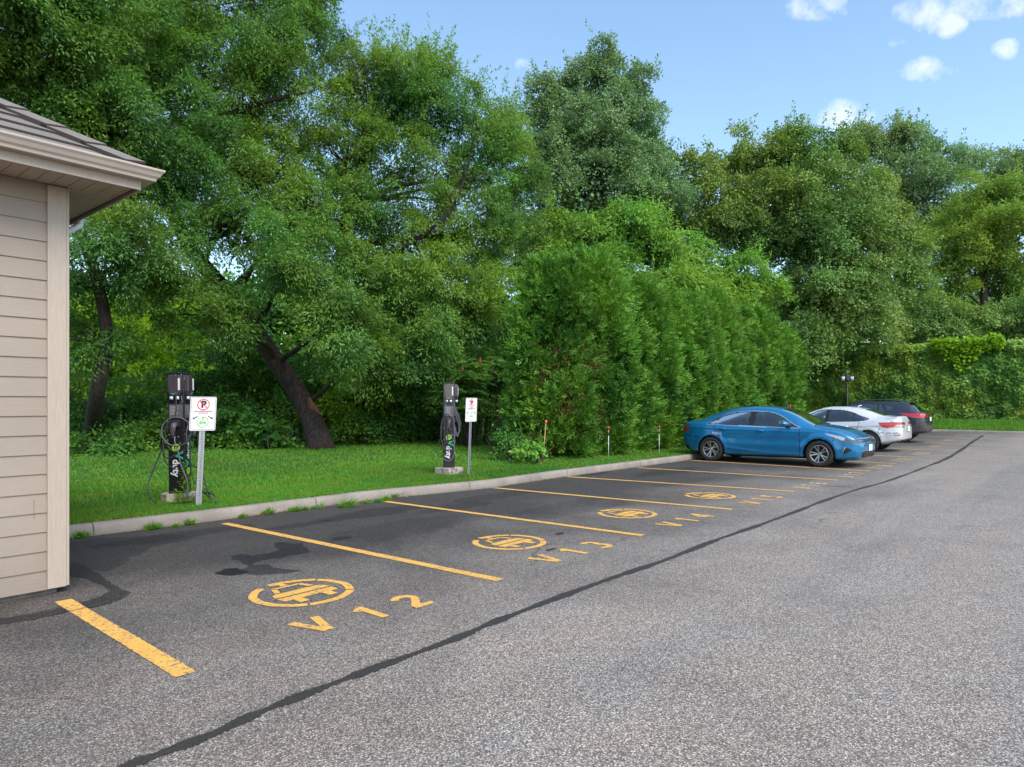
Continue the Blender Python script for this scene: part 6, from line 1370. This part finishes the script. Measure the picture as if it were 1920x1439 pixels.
B = np.concatenate(B); HH = np.concatenate(HH); P, T, N = blades(B, 0, 0, 0)
o = leaf_mesh('lawn_grass', P, T, N, HH[:, 0], HH[:, 1], np.concatenate(TT), F_GRASS, None, mid=.3, fold=0); o['kind'] = 'stuff'; o['label'] = 'short mown green grass of the lawn'
n = 60000; x = FARX + .3 + rng.random(n) * 5.6; y = rng.uniform(-5, 12, n); z = np.array(.118 + np.minimum(1, (x - FARX) / 5) * .40)
P, T, N = blades(np.stack([x, y, z], 1), 0, 0, 0); o = leaf_mesh('bank_grass', P, T, N, .09, .05, .5 + .2 * rng.normal(size=n), F_GRASS, None, mid=.3, fold=0); o['kind'] = 'stuff'; o['label'] = 'mown grass on the bank below the ivy hedge'
# weeds in the joint of kerb and asphalt
def weed(px, py, w, h, lab, dry=False):
    b = G(px, py + 3.5); h *= 1.25; k = b.dot(Vector((math.cos(YAW), math.sin(YAW), 0))) / FOC; n = int(150 * max(.5, w / 20))
    P = np.zeros((n, 3)); nc_ = 4; cx_ = rng.normal(size=nc_) * w * k * .24; ch_ = rng.uniform(.45, 1.1, nc_); ci_ = rng.integers(0, nc_, n); P[:, 0] = cx_[ci_] + rng.normal(size=n) * .018; P[:, 1] = rng.uniform(-.04, .005, n)
    T = np.stack([rng.normal(size=n) * .8, rng.normal(size=n) * .5 - .3, rng.uniform(.3, 1.2, n)], 1); N = norm(rng.normal(size=(n, 3)))
    o = leaf_mesh('weed', P, T, N, h * k * rng.uniform(.5, 1.4, n) * ch_[ci_], .013, .55 + .2 * rng.normal(size=n), F_GRASS, None, mid=.4, fold=0); o.location = (b.x, b.y, .0)
    tag(o, lab, 'weed', 'weeds growing along the foot of the kerb')
for px, py, w, h, lab in ((152, 1005, 20, 12, 'small dry weed at the kerb nearest the building'), (286, 989, 24, 14, 'weed tuft below the first charger'), (328, 985, 14, 8, 'thin weed left of the first sign post'), (352, 981, 14, 13, 'pointed weed right below the first sign post'),
                          (458, 966, 18, 9, 'low weed right of the first bay line end'), (498, 961, 20, 10, 'weed tuft a little right of the first bay line'), (546, 956, 24, 11, 'wide weed tuft midway to the second bay line'), (570, 953, 12, 8, 'small weed midway to the second bay line'), (592, 950, 16, 9, 'upright weed midway along the kerb'),
                          (652, 947, 34, 15, 'largest weed tuft, left of the second bay line'), (688, 940, 16, 10, 'weed just left of the second bay line end'), (718, 937, 30, 12, 'weed just right of the second bay line end'), (736, 930, 20, 12, 'bushy weed right of the second bay line'),
                          (856, 916, 16, 10, 'weed below the second charger'), (872, 914, 10, 8, 'small weed by the second sign post'), (907, 911, 9, 8, 'brownish weed at the third bay line'), (970, 900, 11, 12, 'tall weed right of the third bay line'), (997, 896, 14, 12, 'weed below the cedar row corner')):
    weed(px, py, w, h, lab)
print('LEAVES', NLEAF)
bm, LP, LT, LN, LL, root = WEEDS
obj('stems', bm, F_GRASS, root, True); leaf_mesh('leaves', LP, LT, LN, LL * 1.2, LL * .36, .5 + 0 * LL, F_LIT, root)
# torn bark low on the leaning trunk
bm = bmesh.new(); A = Wd(578, 745, 21.35); Bq = Wd(596, 800, 21.45); n_ = 7; rows = []
for i in range(n_ + 1):
    u = i / n_; c = A.lerp(Bq, u); w = .16 * math.sin(PI * min(1, max(.04, u))) + .02; rt2 = Vector((math.sin(YAW), -math.cos(YAW), 0)); rows.append([bm.verts.new(c + rt2 * (w * q + random.uniform(-.02, .02)) + Vector((math.cos(YAW), math.sin(YAW), 0)) * (abs(q) * .10 - .02)) for q in (-1, -.4, .3, 1)])
for a_, b_ in zip(rows, rows[1:]):
    for j in range(3): bm.faces.new((a_[j], b_[j], b_[j + 1], a_[j + 1]))
o = obj('torn_bark', bm, simple('torn_bark', (.20, .085, .045), .9, 0, .5, 9, bump=.6), LEAN, True); o.matrix_parent_inverse = Matrix.Translation(-LEAN.location)

# dry litter caught along the foot of the kerb
n = 2600; x = rng.uniform(2.6, 17.5, n); dens_ = snoise(np.stack([x, 0 * x, 0 * x], 1), 2.2, 12); keep = dens_ + rng.random(n) * .8 > .35; x = x[keep]; n = len(x)
y = np.array([kerb_y(v) for v in x]) - np.abs(rng.normal(size=n)) * .07
o = leaf_mesh('dry_litter', np.stack([x, y, .006 + rng.random(n) * .006], 1), rng.normal(size=(n, 3)) * [1, 1, .15], np.tile([0, 0, 1.0], (n, 1)) + rng.normal(size=(n, 3)) * .3, .028 * rng.uniform(.5, 1.5, n), .014, .5 + .3 * rng.normal(size=n), foliage_mat('dry_leaf', (.09, .05, .03), (.30, .19, .11), None, .05)); o['kind'] = 'stuff'; o['label'] = 'dry brown leaf litter along the foot of the kerb'
n = 500; x = rng.uniform(1, 14, n); y = rng.uniform(-1, 8.5, n)
o = leaf_mesh('stray_litter', np.stack([x, y, .008 + 0 * x], 1), rng.normal(size=(n, 3)) * [1, 1, .1], np.tile([0, 0, 1.0], (n, 1)), .014, .009, .6 + .3 * rng.normal(size=n), bpy.data.materials['dry_leaf']); o['kind'] = 'stuff'; o['label'] = 'stray bits of dry litter on the asphalt'
